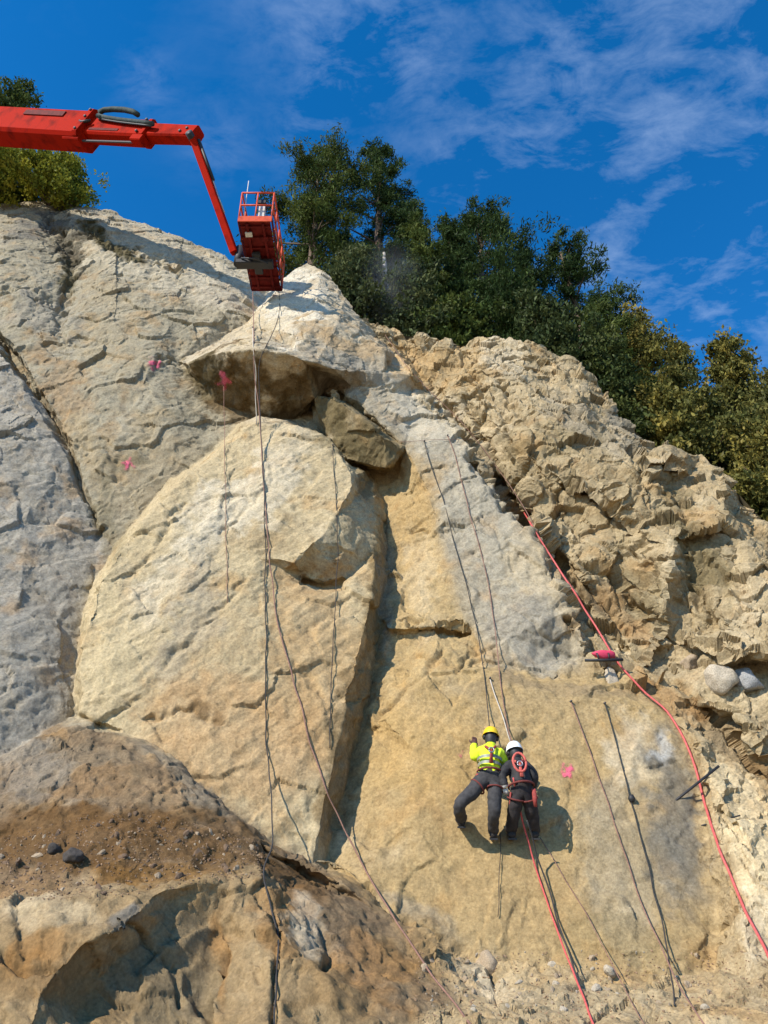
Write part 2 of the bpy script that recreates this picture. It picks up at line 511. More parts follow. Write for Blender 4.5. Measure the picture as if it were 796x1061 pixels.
REG = ['rock_dome', 'rock_buttress', 'overhanging_block', 'rock_wedge', 'rock_slab', 'grey_rock_wall', 'rock_ramp', 'corner_wall', 'lower_slab', 'rock_slope', 'soil_mound', 'rock_outcrop']
ridx = {n: i for i, n in enumerate(REG)}
polys = [
    ('soil_mound', [(-500, 826), (-150, 800), (0, 786), (66, 748), (130, 760), (220, 823), (300, 884), (341, 902), (412, 950), (450, 1000), (524, 1066), (400, 1066), (300, 930), (262, 890), (240, 899), (150, 915), (0, 936), (-500, 980)]),
    ('rock_outcrop', [(-500, 970), (0, 934), (150, 913), (262, 886), (300, 916), (330, 935), (430, 1066), (420, 1500), (-500, 1500)]),
    ('rock_wedge', [(324, 409), (346, 410), (378, 431), (419, 463), (404, 487), (366, 479), (340, 455), (329, 432)]),
    ('overhanging_block', [(282, 302), (296, 288), (318, 271), (346, 292), (373, 329), (388, 350), (426, 384), (436, 404), (432, 418), (392, 404), (343, 399), (324, 446), (246, 440), (186, 374), (226, 353), (256, 336)]),
    ('grey_rock_wall', [(-500, 265), (-150, 276), (-60, 304), (-13, 344), (4, 361), (24, 393), (49, 434), (70, 470), (82, 510), (102, 556), (119, 566), (98, 601), (86, 640), (79, 690), (78, 738), (66, 749), (0, 787), (-500, 828)]),
    ('rock_slab', [(78, 746), (79, 690), (86, 640), (98, 601), (119, 566), (154, 523), (190, 488), (246, 440), (268, 433), (300, 436), (336, 452), (352, 468), (372, 490), (389, 514), (389, 580), (383, 640), (362, 750), (345, 825), (335, 890), (300, 885), (220, 825), (130, 762)]),
    ('rock_ramp', [(343, 398), (392, 404), (432, 418), (484, 456), (508, 490), (536, 535), (566, 580), (590, 632), (606, 668), (602, 694), (500, 690), (490, 652), (440, 500), (420, 461), (372, 420)]),
    ('corner_wall', [(366, 480), (404, 487), (420, 461), (440, 500), (490, 652), (500, 692), (441, 703), (396, 741), (341, 888), (325, 886), (389, 580), (389, 514)]),
    ('lower_slab', [(341, 888), (396, 741), (441, 703), (500, 690), (600, 690), (694, 730), (712, 770), (731, 840), (745, 960), (740, 1003), (650, 1010), (560, 998), (440, 966), (341, 900)]),
    ('rock_slope', [(341, 895), (440, 966), (560, 998), (650, 1010), (740, 1003), (745, 960), (731, 840), (712, 770), (694, 730), (796, 812), (900, 902), (1400, 1000), (1400, 1500), (420, 1500), (430, 1000)]),
]
RF = np.where(cen[:, 0] < 340, ridx['rock_dome'], ridx['rock_buttress'])
done = np.zeros(len(F), bool)
for name, poly in polys:
    m = inside(poly, cen) & ~done
    RF[m] = ridx[name]
    done |= m

V = np.array([P(q[0], q[1], o) for q, o in zip(Q, OFF)])


def refine(A, F, RF, lim, maxit=14):
    """split long edges; A holds x, y, z, px, py and any further per-vertex data"""
    A = A.astype(np.float32)
    doneF, doneR = [], []
    for _ in range(maxit):
        V = A[:, :3]
        el = np.stack([np.linalg.norm(V[F[:, k]] - V[F[:, (k + 1) % 3]], axis=1) for k in range(3)], 1)
        mk = np.stack([el[:, k] > lim((A[F[:, k], 3:5] + A[F[:, (k + 1) % 3], 3:5]) / 2) for k in range(3)], 1)
        act = mk.any(1)
        doneF.append(F[~act])
        doneR.append(RF[~act])
        F, RF, mk = F[act], RF[act], mk[act]
        if not len(F):
            break
        E = np.sort(np.stack([F, np.roll(F, -1, 1)], 2).reshape(-1, 2), 1)[mk.ravel()]
        u, inv = np.unique(E[:, 0] * len(A) + E[:, 1], return_inverse=True)
        M = np.full(mk.shape, -1, np.int64)
        M[mk] = len(A) + inv.ravel()
        A = np.concatenate([A, (A[u // len(A)] + A[u % len(A)]) / 2])
        cnt = mk.sum(1)
        out, outr = [], []
        m3 = cnt == 3
        a, b, c = F[m3].T
        x, y, z = M[m3].T
        out += [np.stack(t, 1) for t in ((a, x, z), (x, b, y), (z, y, c), (x, y, z))]
        outr += [RF[m3]] * 4
        for k in range(3):
            m1 = (cnt == 1) & (M[:, k] >= 0)
            f = np.roll(F[m1], -k, 1)
            x = M[m1, k]
            out += [np.stack((f[:, 0], x, f[:, 2]), 1), np.stack((x, f[:, 1], f[:, 2]), 1)]
            outr += [RF[m1]] * 2
            m2 = (cnt == 2) & (M[:, k] < 0)          # edge k unsplit
            f = np.roll(F[m2], -k, 1)
            mm = np.roll(M[m2], -k, 1)
            y, z = mm[:, 1], mm[:, 2]
            out += [np.stack((y, f[:, 2], z), 1), np.stack((f[:, 0], f[:, 1], y), 1), np.stack((f[:, 0], y, z), 1)]
            outr += [RF[m2]] * 3
        F = np.concatenate(out)
        RF = np.concatenate(outr)
    return A, np.concatenate(doneF + [F]), np.concatenate(doneR + [RF])


def relax(V, F, it, lam):
    E = np.unique(np.sort(np.concatenate([F[:, [0, 1]], F[:, [1, 2]], F[:, [2, 0]]]), 1), axis=0)
    n = np.bincount(E.ravel(), minlength=len(V)).astype(float)
    for _ in range(it):
        S = np.zeros_like(V)
        for k in range(V.shape[1]):
            S[:, k] = np.bincount(E[:, 0], V[E[:, 1], k], len(V)) + np.bincount(E[:, 1], V[E[:, 0], k], len(V))
        V = V + lam * (S / np.maximum(n, 1)[:, None] - V)
    return V


def seen(q, m=30):
    return (q[:, 0] > -m) & (q[:, 0] < 796 + m) & (q[:, 1] < 1061 + m)


# orient faces towards the viewer
nrm = np.cross(V[F[:, 1]] - V[F[:, 0]], V[F[:, 2]] - V[F[:, 0]])
flip = np.einsum('ij,ij->i', nrm, V[F].mean(1) - np.array(CAM)) > 0
F[flip] = F[flip][:, ::-1]
A, F, RF = refine(np.concatenate([V, Q], 1), F, RF, lambda q: np.where(seen(q, 120), 0.22, 0.7))


def vnormals(V, F):
    fn = np.cross(V[F[:, 1]] - V[F[:, 0]], V[F[:, 2]] - V[F[:, 0]])
    N = np.zeros_like(V)
    for k in range(3):
        for c in range(3):
            N[:, c] += np.bincount(F[:, k], fn[:, c], len(V))
    return N / np.maximum(np.linalg.norm(N, axis=1, keepdims=True), 1e-9)


#              name             large chunk  chip  stria fine
AMP = {'rock_dome':         (.11, .060, .016, .018, .008),
       'rock_buttress':     (.14, .17, .026, .010, .012),
       'overhanging_block': (.07, .050, .016, .010, .007),
       'rock_wedge':        (.04, .050, .018, .010, .007),
       'rock_slab':         (.09, .040, .010, .026, .006),
       'grey_rock_wall':    (.09, .060, .014, .012, .007),
       'rock_ramp':         (.06, .060, .014, .014, .006),
       'corner_wall':       (.05, .060, .016, .008, .007),
       'lower_slab':        (.06, .035, .010, .008, .007),
       'rock_slope':        (.14, .080, .036, .010, .014),
       'soil_mound':        (.06, .020, .028, .004, .020),
       'rock_outcrop':      (.10, .070, .022, .014, .009)}
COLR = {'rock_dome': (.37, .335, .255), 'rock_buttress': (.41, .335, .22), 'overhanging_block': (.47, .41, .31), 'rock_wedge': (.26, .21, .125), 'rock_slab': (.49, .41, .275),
        'grey_rock_wall': (.37, .345, .295), 'rock_ramp': (.385, .35, .28), 'corner_wall': (.45, .345, .20), 'lower_slab': (.43, .325, .185), 'rock_slope': (.42, .335, .215),
        'soil_mound': (.27, .20, .13), 'rock_outcrop': (.35, .26, .155)}
tab = np.array([tuple(AMP[n]) + tuple(COLR[n]) for n in REG])
av = np.zeros((len(A), 8))
cn = np.zeros(len(A))
for k in range(3):
    for c in range(8):
        av[:, c] += np.bincount(F[:, k], tab[RF, c], len(A))
    cn += np.bincount(F[:, k], minlength=len(A))
av /= np.maximum(cn, 1)[:, None]
av = relax(av, F, 2, 0.6)
A, F, RF = refine(np.concatenate([A, av], 1), F, RF, lambda q: np.where(seen(q), 0.047, np.where(seen(q, 200), 0.15, 0.5)))
V, Q, av, C = A[:, :3], A[:, 3:5], A[:, 5:10], A[:, 10:13]
N0 = vnormals(V, F)
p = V.astype(np.float32)
# ragged edges: wander along the surface as well
wob = np.stack([fbm(p * 1.7 + 31.0 * k, 3) for k in (1, 2, 3)], 1)
wob2 = np.stack([perlin(p * 6.3 + 11.0 * k) for k in (1, 2, 3)], 1)
V = V + wob * np.array([.085, .035, .085]) + wob2 * .016
p = V.astype(np.float32)
warp = np.stack([fbm(p * 1.1 + 7.0 * k, 2) for k in (4, 5, 6)], 1).astype(np.float32)
big = fbm(p * 0.55, 4)
f1, f2, hid, dv = voronoi(p * np.array([.95, .95, 1.25], np.float32) + warp * .22)
chunk = np.einsum('ij,ij->i', dv, CELL2[hid][:, :3] - .5) * 2.6 + (CELL2[hid][:, 3] - .5) * .5
h1, h2, hid3, dv3 = voronoi(p * np.array([2.2, 2.2, 2.9], np.float32) + warp * .6 + 40)
chunk += .30 * (np.einsum('ij,ij->i', dv3, CELL2[hid3][:, :3] - .5) * 2.8 + (CELL2[hid3][:, 3] - .5) * .5)
crack1 = smooth01((f2 - f1) / .05)
g1, g2, hid2, dv2 = voronoi(p * np.array([5.6, 5.6, 4.4], np.float32) + warp * 1.2)
chip = np.einsum('ij,ij->i', dv2, CELL2[hid2][:, :3] - .5) * 2.4 + (CELL2[hid2][:, 3] - .5) * .45
lay = (p @ np.array([.50, -.25, .80], np.float32)) * 1.55 + warp[:, 0] * .55 + CELL2[hid][:, 0] * .6
saw = lay - np.floor(lay)
saw = np.where(saw < .86, saw / .86, (1 - saw) / .14) - .5
ax1 = np.array([.72, .1, .69])
ax2 = np.cross(ax1, [0, 1, 0]); ax2 /= np.linalg.norm(ax2)
pl = np.stack([p @ ax1 * .5, p @ ax2 * 5.5, p[:, 1] * .8], 1)
stria = fbm(pl + warp * .5, 4, .6)
fine = fbm(p * 9.0, 4, .62)
pit = smooth01((fbm(p * 7.0 + 50, 3, .6) - .22) / .25)
disp = av[:, 0] * big * 1.6 + av[:, 1] * (chunk - (1 - crack1) * .12) + av[:, 2] * chip + av[:, 3] * stria * 1.3 + av[:, 4] * fine * 1.6
patch = smooth01(fbm(p * .8 + 90, 3) * 1.5 + .4)
disp += (av[:, 1] - .07).clip(0, .14) * 1.15 * saw
disp -= pit * patch * patch * av[:, 2] * .5
GROOVES = [
    ([(440, 408), (462, 426), (486, 448), (500, 466)], 4, .18), ([(490, 476), (503, 490), (518, 500)], 6, .45), ([(520, 504), (532, 522), (546, 542)], 6, .5), ([(556, 556), (580, 590), (600, 622)], 4, .2),
    ([(394, 738), (416, 719), (436, 700), (446, 686), (458, 672)], 3.0, .10), ([(416, 653), (440, 650), (452, 648), (488, 652)], 2.5, .10), ([(455, 676), (490, 690), (540, 690), (574, 700)], 2.5, .06),
    ([(470, 690), (500, 676), (520, 668)], 2.5, .06), ([(86, 236), (104, 248), (122, 260), (150, 268), (186, 280)], 4.5, .16), ([(50, 232), (66, 250), (76, 272), (72, 290), (64, 318), (60, 345)], 5, .18),
    ([(0, 306), (30, 300), (62, 318)], 3, .10), ([(196, 378), (176, 380), (160, 380)], 2.5, .10), ([(60, 345), (80, 360), (110, 352)], 3, .06), ([(76, 458), (110, 470), (130, 500)], 3, .06),
    ([(586, 500), (604, 507), (622, 521), (642, 536), (656, 545)], 4, .16), ([(655, 466), (668, 480), (664, 505), (655, 525)], 3.5, .14), ([(690, 505), (700, 520), (712, 548)], 3.5, .14),
    ([(560, 486), (580, 530), (600, 560)], 3, .10), ([(520, 400), (545, 440), (560, 480)], 3, .10), ([(480, 372), (495, 400), (520, 430), (530, 470)], 3, .12), ([(590, 396), (610, 430), (640, 450)], 3, .10),
    ([(622, 590), (640, 600), (655, 620), (680, 640)], 4, .16), ([(640, 560), (660, 575), (680, 590)], 3, .12), ([(612, 612), (640, 640), (650, 665)], 4, .14), ([(715, 610), (735, 625), (740, 650)], 4, .14), ([(735, 742), (752, 756), (760, 772)], 5, .2),
    ([(500, 535), (520, 560), (530, 590)], 2, .05), ([(540, 640), (560, 655), (580, 660)], 2.5, .06), ([(588, 640), (605, 650), (612, 660)], 4, .18), ([(460, 545), (478, 548)], 2.5, .07), ([(430, 545), (442, 547)], 2.5, .08), ([(490, 570), (500, 585)], 2.5, .07),
    ([(286, 958), (288, 990), (285, 1030), (284, 1064)], 3, .12), ([(230, 985), (222, 1010), (212, 1040), (214, 1066)], 4, .16), ([(330, 955), (345, 985), (335, 1005)], 3, .10), ([(130, 958), (160, 975), (180, 1000), (190, 1040)], 3, .10), ([(0, 985), (30, 1000), (60, 996)], 3, .10),
    ([(440, 970), (470, 980), (500, 985), (515, 1010), (510, 1040)], 3.5, .12), ([(560, 1002), (600, 1010), (650, 1018)], 3, .08), ([(380, 920), (400, 935), (420, 960)], 3, .10), ([(150, 745), (180, 738), (205, 733)], 3, .06), ([(215, 738), (228, 752)], 4, .08),
    ([(305, 690), (330, 715), (345, 760)], 2.5, .05), ([(295, 480), (265, 520), (225, 555)], 2.5, .05), ([(260, 600), (230, 630), (200, 660), (170, 690)], 3, .05), ([(190, 520), (160, 570), (130, 600)], 2.5, .05),
]
jx, jy = Q[:, 0] + wob[:, 0] * 14 + wob2[:, 0] * 5, Q[:, 1] + wob[:, 2] * 14 + wob2[:, 1] * 5
gr = np.zeros(len(V), np.float32)
for line, w_, dep in GROOVES:
    la = np.array(line, float)
    ids = np.flatnonzero((jx > la[:, 0].min() - 16) & (jx < la[:, 0].max() + 16) & (jy > la[:, 1].min() - 16) & (jy < la[:, 1].max() + 16))
    dm = np.full(len(ids), 99.0)
    for a_, b_ in zip(la, la[1:]):
        ab = b_ - a_
        tt = np.clip(((jx[ids] - a_[0]) * ab[0] + (jy[ids] - a_[1]) * ab[1]) / (ab @ ab), 0, 1)
        dm = np.minimum(dm, np.hypot(jx[ids] - a_[0] - tt * ab[0], jy[ids] - a_[1] - tt * ab[1]))
    gr[ids] = np.maximum(gr[ids], dep * np.exp(-(dm / w_) ** 2))
disp = disp - gr * (.6 + .8 * smooth01(perlin(p * 2.1 + 9) + .5))
V = V + N0 * disp[:, None]
NV = vnormals(V, F)

# --- colour of the stone, with some shade painted into it
lin = lambda r, g, b: np.array([((c / 255 + .055) / 1.055) ** 2.4 if c > 10 else c / 3294 for c in (r, g, b)])
CREAM, TAN, ORANGE = np.array([.52, .44, .31]), np.array([.40, .315, .20]), np.array([.36, .20, .085])
GREY, PALE, BROWN, DARK = np.array([.34, .315, .265]), np.array([.56, .51, .41]), np.array([.20, .125, .062]), np.array([.10, .09, .065])
OLIVE = np.array([.125, .105, .048])
BLUEG = np.array([.30, .285, .25])
nA = fbm(p * .9 + 200, 4)
nB = fbm(p * 2.7 + 300, 4)
nC = fbm(p * np.array([3.0, 3.0, .55], np.float32) + 400, 4)      # vertical runs
nF = fbm(p * 6.5 + 500, 4, .6)
jqx = nA * 40 + nB * 24 + nF * 16
jqy = nB * 30 + perlin(p * 1.1 + 77) * 34 - nF * 16


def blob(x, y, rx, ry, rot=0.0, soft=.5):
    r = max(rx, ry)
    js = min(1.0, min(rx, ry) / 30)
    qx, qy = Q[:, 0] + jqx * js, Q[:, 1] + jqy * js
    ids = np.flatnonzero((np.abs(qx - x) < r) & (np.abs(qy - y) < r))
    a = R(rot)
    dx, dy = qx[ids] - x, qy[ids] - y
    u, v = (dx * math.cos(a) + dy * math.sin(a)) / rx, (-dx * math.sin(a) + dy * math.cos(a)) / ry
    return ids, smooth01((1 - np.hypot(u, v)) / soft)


def mixc_(C, col_, w):
    w = np.clip(w, 0, 1)[:, None]
    return C * (1 - w) + np.asarray(col_, dtype=np.float32) * w


cragw = (av[:, 1] / .14).clip(0, 1) ** 2
C = mixc_(C, (.25, .185, .105), smooth01(fbm(p * 1.5 + 610, 4, .6) * 2.2 - .15) * .6 * cragw)
C = mixc_(C, (.50, .42, .29), smooth01(fbm(p * 2.3 + 650, 4, .6) * 2.4 - .25) * .8 * cragw)
C = mixc_(C, (.33, .20, .10), smooth01(fbm(p * 1.9 + 690, 3) * 2.2 - .5) * .7 * cragw)
run = fbm(p * np.array([5.5, 5.5, .42], np.float32) + 820, 4, .6)
C = mixc_(C, (.20, .15, .09), smooth01((run - .12) / .3) * smooth01(nA * 1.6 + .35) * .38)
C = mixc_(C, (.45, .28, .13), smooth01((fbm(p * 1.3 + 880, 4, .6) - .05) / .35) * .40)
tone = .75 + .4 * smooth01(nB + .5)
C = mixc_(C, TAN, smooth01(nB * 1.6 + .1) * .35)
C = mixc_(C, PALE, smooth01(nA * 1.8 - .1) * .30)
C = mixc_(C, ORANGE, smooth01(nC * 1.8 - .45) * .30)
for args, colr, s in [
    ((250, 520, 130, 36, -42), PALE, .60), ((190, 590, 110, 34, -42), PALE, .45), ((300, 460, 40, 25), CREAM, .5), ((200, 650, 26, 90, 20), GREY, .45),
    ((240, 690, 90, 60), TAN, .45), ((325, 690, 70, 110), (.46, .32, .18), .6), ((240, 770, 140, 80), (.46, .31, .175), .65), ((110, 660, 50, 90), (.53, .45, .30), .5), ((330, 600, 60, 26, -20), ORANGE, .35), ((270, 560, 60, 28, -30), TAN, .5),
    ((150, 260, 110, 40, 20), PALE, .4), ((240, 300, 60, 40), PALE, .5), ((40, 330, 60, 40), GREY, .6), ((110, 340, 40, 70), TAN, .2), ((150, 480, 70, 50), TAN, .35),
    ((62, 240, 26, 30, 40), DARK, .75), ((74, 268, 18, 26), DARK, .7), ((40, 238, 40, 16), (.20, .195, .18), .6), ((122, 258, 44, 8, 24), OLIVE, .9), ((95, 238, 24, 8, 40), OLIVE, .9), ((70, 285, 10, 22), OLIVE, .7),
    ((60, 400, 30, 60, -35), ORANGE, .35), ((90, 470, 14, 60, -15), TAN, .5), ((110, 540, 20, 50, 0), OLIVE, .35), ((120, 480, 30, 22), OLIVE, .3),
    ((300, 315, 50, 40, -35), (.60, .56, .47), .8), ((270, 345, 60, 16, -28), CREAM, .6), ((360, 355, 60, 15, 15), (.42, .31, .19), .75), ((350, 372, 60, 12, 10), GREY, .5), ((390, 395, 50, 16, 10), GREY, .7),
    ((270, 400, 84, 40), (.17, .115, .055), .9), ((215, 390, 26, 20), OLIVE, .5), ((350, 450, 60, 25, 35), OLIVE, .35), ((378, 505, 14, 30), DARK, .5), ((392, 620, 18, 110, 6), (.24, .175, .095), .7), ((372, 740, 26, 90, 12), (.25, .18, .10), .7), ((352, 840, 26, 60, 10), (.23, .165, .09), .6),  # brown stain deepened as shade under the block; corner's shadow band painted brown
    ((440, 440, 80, 30, 45), PALE, .5), ((500, 540, 110, 34, 58), (.40, .37, .30), .6), ((430, 530, 26, 80), (.44, .31, .16), .45), ((560, 600, 30, 70, -20), CREAM, .5), ((545, 655, 50, 34, 30), GREY, .6),
    ((435, 600, 24, 60), CREAM, .5), ((400, 620, 10, 90), GREY, .4),
    ((450, 770, 90, 90), (.48, .335, .165), .6), ((540, 930, 110, 60), (.42, .31, .175), .5), ((640, 900, 60, 120, -10), (.34, .315, .25), .5), ((702, 860, 34, 120, -6), (.235, .22, .185), .85), ((650, 790, 40, 50), PALE, .45), ((690, 780, 14, 18), (.50, .50, .48), .6), ((640, 970, 90, 36), (.31, .245, .14), .45),
    ((560, 740, 90, 24), TAN, .4), ((570, 715, 110, 12, 6), (.30, .24, .165), .5),
    ((772, 860, 38, 140, -15), (.56, .47, .32), .85), ((780, 960, 30, 70), PALE, .4), ((750, 770, 60, 14, 45), BROWN, .5), ((790, 800, 30, 12, 45), BROWN, .55), ((690, 725, 60, 14, 30), ORANGE, .5), ((770, 720, 50, 16), CREAM, .5),
    ((480, 380, 50, 30), (.48, .35, .20), .6), ((430, 375, 26, 34, 40), (.50, .35, .19), .6), ((520, 370, 26, 26), PALE, .5), ((560, 400, 60, 30), CREAM, .35), ((500, 430, 40, 40, 40), CREAM, .5), ((610, 440, 60, 22, 30), GREY, .45), ((650, 440, 40, 14, 45), (.22, .215, .19), .6),
    ((570, 460, 60, 30), OLIVE, .22), ((720, 580, 34, 60), OLIVE, .5), ((700, 520, 30, 20, -30), OLIVE, .35), ((770, 630, 40, 50), CREAM, .6), ((690, 590, 10, 50, 10), CREAM, .7), ((650, 640, 60, 22, 45), ORANGE, .4), ((610, 620, 60, 14, 52), BROWN, .45), ((660, 600, 50, 30, 40), OLIVE, .25),
    ((600, 1040, 160, 26), (.40, .33, .225), .6), ((500, 1010, 40, 24), PALE, .4), ((430, 950, 60, 16, 35), GREY, .35), ((470, 1010, 60, 20, 40), TAN, .4),
    ((60, 790, 110, 26), (.29, .235, .165), .6), ((20, 800, 60, 40), BLUEG, .45), ((90, 815, 60, 14, -12), ORANGE, .25), ((190, 810, 90, 14, 38), (.27, .25, .20), .6),
    ((110, 872, 170, 46, -4), (.205, .122, .058), .95), ((230, 885, 70, 26, 10), BROWN, .8), ((170, 908, 90, 14), (.25, .13, .04), .6), ((10, 925, 90, 20), (.33, .20, .10), .5),
    ((300, 915, 60, 24, 30), (.19, .115, .056), .8), ((60, 1010, 120, 40), (.27, .17, .085), .6), ((330, 1020, 80, 50), (.33, .22, .115), .55), ((430, 1000, 60, 40, 40), (.34, .24, .13), .5), ((290, 960, 30, 40, 30), ORANGE, .5), ((390, 1000, 60, 30, 45), ORANGE, .45), ((320, 960, 40, 16, 55), PALE, .45),
    ((130, 948, 26, 14, -35), BLUEG * .75, .8), ((30, 985, 60, 18, -20), ORANGE, .55), ((160, 1010, 80, 60), (.24, .20, .135), .6), ((225, 990, 10, 60), ORANGE, .5), ((60, 950, 60, 18), CREAM, .5), ((280, 1010, 50, 40), TAN, .4), ((205, 735, 14, 8), BROWN, .6), ((225, 745, 8, 12), BROWN, .5),
]:
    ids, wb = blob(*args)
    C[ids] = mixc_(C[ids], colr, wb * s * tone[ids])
sp = smooth01((fbm(p * 11.0 + 5, 3, .7) - .1) / .35)
C *= (1 - .22 * sp * patch)[:, None]
C *= (1 + .18 * fine)[:, None]
C *= (1 + .22 * (CELL2[hid2][:, 1] - .5) * (av[:, 2] / .04).clip(0, 1))[:, None]
lum = (C @ np.array([.3, .55, .15], np.float32))[:, None]
C = lum + (C - lum) * 1.2
C *= .86 * (lum / .34) ** .42
C = np.clip(C, .012, .8)

# --- rock material
rock, n, l, b = new_mat('weathered_rock')
at = n.new('ShaderNodeAttribute'); at.attribute_name = 'stone'
t = n.new('ShaderNodeTexCoord')
z1 = n.new('ShaderNodeTexNoise'); z1.inputs['Scale'].default_value = 26; z1.inputs['Detail'].default_value = 9; z1.inputs['Roughness'].default_value = .68
z2 = n.new('ShaderNodeTexNoise'); z2.inputs['Scale'].default_value = 110; z2.inputs['Detail'].default_value = 4
for zz in (z1, z2):
    l.new(t.outputs['Object'], zz.inputs['Vector'])
rp = n.new('ShaderNodeValToRGB')
rp.color_ramp.elements[0].position, rp.color_ramp.elements[1].position = .30, .66
rp.color_ramp.elements[0].color, rp.color_ramp.elements[1].color = (.62, .60, .56, 1), (1.16, 1.14, 1.10, 1)
l.new(z1.outputs[0], rp.inputs[0])
mu = n.new('ShaderNodeMix'); mu.data_type = 'RGBA'; mu.blend_type = 'MULTIPLY'; mu.inputs['Factor'].default_value = 1
l.new(at.outputs['Color'], mu.inputs['A']); l.new(rp.outputs[0], mu.inputs['B'])
l.new(mu.outputs['Result'], b.inputs['Base Color'])
b.inputs['Roughness'].default_value = .92
b.inputs['Specular IOR Level'].default_value = .2
ad = n.new('ShaderNodeMath'); ad.operation = 'MULTIPLY_ADD'; ad.inputs[1].default_value = .35
l.new(z2.outputs[0], ad.inputs[0]); l.new(z1.outputs[0], ad.inputs[2])
bp = n.new('ShaderNodeBump'); bp.inputs['Strength'].default_value = .6; bp.inputs['Distance'].default_value = .03
vo = n.new('ShaderNodeTexVoronoi'); vo.inputs['Scale'].default_value = 8
wz = n.new('ShaderNodeTexNoise'); wz.inputs['Scale'].default_value = 5; wz.inputs['Detail'].default_value = 3
wa = n.new('ShaderNodeVectorMath'); wa.operation = 'MULTIPLY_ADD'; wa.inputs[1].default_value = (.16, .16, .16)
l.new(t.outputs['Object'], wz.inputs['Vector']); l.new(wz.outputs['Color'], wa.inputs[0]); l.new(t.outputs['Object'], wa.inputs[2])
l.new(wa.outputs[0], vo.inputs['Vector'])
sb = n.new('ShaderNodeVectorMath'); sb.operation = 'SUBTRACT'
l.new(wa.outputs[0], sb.inputs[0]); l.new(vo.outputs['Position'], sb.inputs[1])
sc_ = n.new('ShaderNodeVectorMath'); sc_.operation = 'SUBTRACT'; sc_.inputs[1].default_value = (.5, .5, .5)
l.new(vo.outputs['Color'], sc_.inputs[0])
dd = n.new('ShaderNodeVectorMath'); dd.operation = 'DOT_PRODUCT'
l.new(sb.outputs[0], dd.inputs[0]); l.new(sc_.outputs[0], dd.inputs[1])
fa = n.new('ShaderNodeMath'); fa.operation = 'MULTIPLY_ADD'; fa.inputs[1].default_value = 9.0
l.new(dd.outputs['Value'], fa.inputs[0]); l.new(ad.outputs[0], fa.inputs[2])
l.new(fa.outputs[0], bp.inputs['Height']); l.new(bp.outputs[0], b.inputs['Normal'])

cliff = empty('cliff', (0, 11, 0))
tag(cliff, 'blasted cliff of cream, tan and grey rock rising to a wooded ridge', 'cliff', kind='structure')
rock_objs = []
for ri, name in enumerate(REG):
    fm = RF == ri
    if not fm.any():
        continue
    used, inv = np.unique(F[fm], return_inverse=True)
    me = np_mesh(name, V[used], inv.reshape(-1, 3))
    ca = me.color_attributes.new('stone', 'FLOAT_COLOR', 'POINT')
    ca.data.foreach_set('color', np.concatenate([C[used], np.ones((len(used), 1))], 1).astype(np.float32).ravel())
    if name in ('rock_buttress', 'rock_slope'):
        me.polygons.foreach_set('use_smooth', np.zeros(len(me.polygons), bool))
    else:
        me.normals_split_custom_set_from_vertices([tuple(x) for x in NV[used].tolist()])
    if name == 'soil_mound':
        o = link_mesh(name, me, rock)
        rock_objs.append(o)
        tag(o, 'mound of brown soil and rubble banked against the foot of the cliff', 'mound', kind='structure')
    else:
        rock_objs.append(link_mesh(name, me, rock, cliff))



bpy.context.view_layer.update()
_dg = bpy.context.evaluated_depsgraph_get()
bvhs = [(BVHTree.FromObject(o, _dg), o.matrix_world.copy()) for o in rock_objs]


def cast(org, d):
    best = None
    for b_, mw in bvhs:
        sh = mw.translation
        loc, nor, idx, dist = b_.ray_cast(org - sh, d)
        if loc is not None and (best is None or dist < best[2]):
            best = (loc + sh, nor, dist)
    return best


def hit(px, py):
    d = pix_dir(px, py).normalized()
    h = cast(CAM, d)
    if h is None:
        return P(px, py, 0), Vector((0, -1, .3)).normalized()
    loc, nor, _ = h
    return loc, (-nor if nor.dot(d) > 0 else nor)


# ------------------------------------------------------------------ ground and hilltop
earth = plain('bare_earth', (.24, .18, .11), .95, var=.35, scale=.8, bump=.6)
forest_floor = plain('forest_floor', (.09, .075, .04), .95, var=.5, scale=1.5, bump=.8)
gv = [(-600, -600, 0), (600, -600, 0), (600, 600, 0), (-600, 600, 0)]
g = link_mesh('ground', np_mesh('ground', gv, [(0, 1, 2, 3)]), earth)
tag(g, 'flat bare earth at the foot of the cliff', 'ground', kind='structure')
rid = [P(a, b_, c) for a, b_, c in SKY_L] + [P(a, b_, c) for a, b_, c in [(296, 288, .55), (318, 271, .4), (346, 292, .4)] + SKY_R]
rid = np.array([tuple(v) for v in rid])
rid = rid[np.argsort(rid[:, 0])]
rx, ry, rz = rid.T


def hill_z(x, y):
    yr, zr = np.interp(x, rx, ry), np.interp(x, rx, rz)
    d = np.maximum(y - yr, 0)
    return zr - .12 + .33 * d - .0011 * d * d


hv, hf = [], []
hx = np.concatenate([np.linspace(rx[0] - 60, rx[0], 6)[:-1], np.linspace(rx[0], rx[-1], 90), np.linspace(rx[-1], rx[-1] + 60, 6)[1:]])
hd = [0.05, .5, 1.2, 2.2, 3.5, 5, 7, 10, 15, 25, 45, 80, 150]
for x in hx:
    yr = np.interp(x, rx, ry)
    for d in hd:
        hv.append((x, yr + d, float(hill_z(x, yr + d)) + (.25 * float(perlin(np.array([[x * .5, d * .5, 3.0]]))[0]) if d > 1 else 0)))
m_ = len(hd)
for i in range(len(hx) - 1):
    for j in range(m_ - 1):
        hf.append((i * m_ + j, (i + 1) * m_ + j, (i + 1) * m_ + j + 1, i * m_ + j + 1))
hl = link_mesh('hillside', np_mesh('hillside', hv, hf), forest_floor)
tag(hl, 'wooded hillside rising behind the cliff edge', 'hillside', kind='structure')

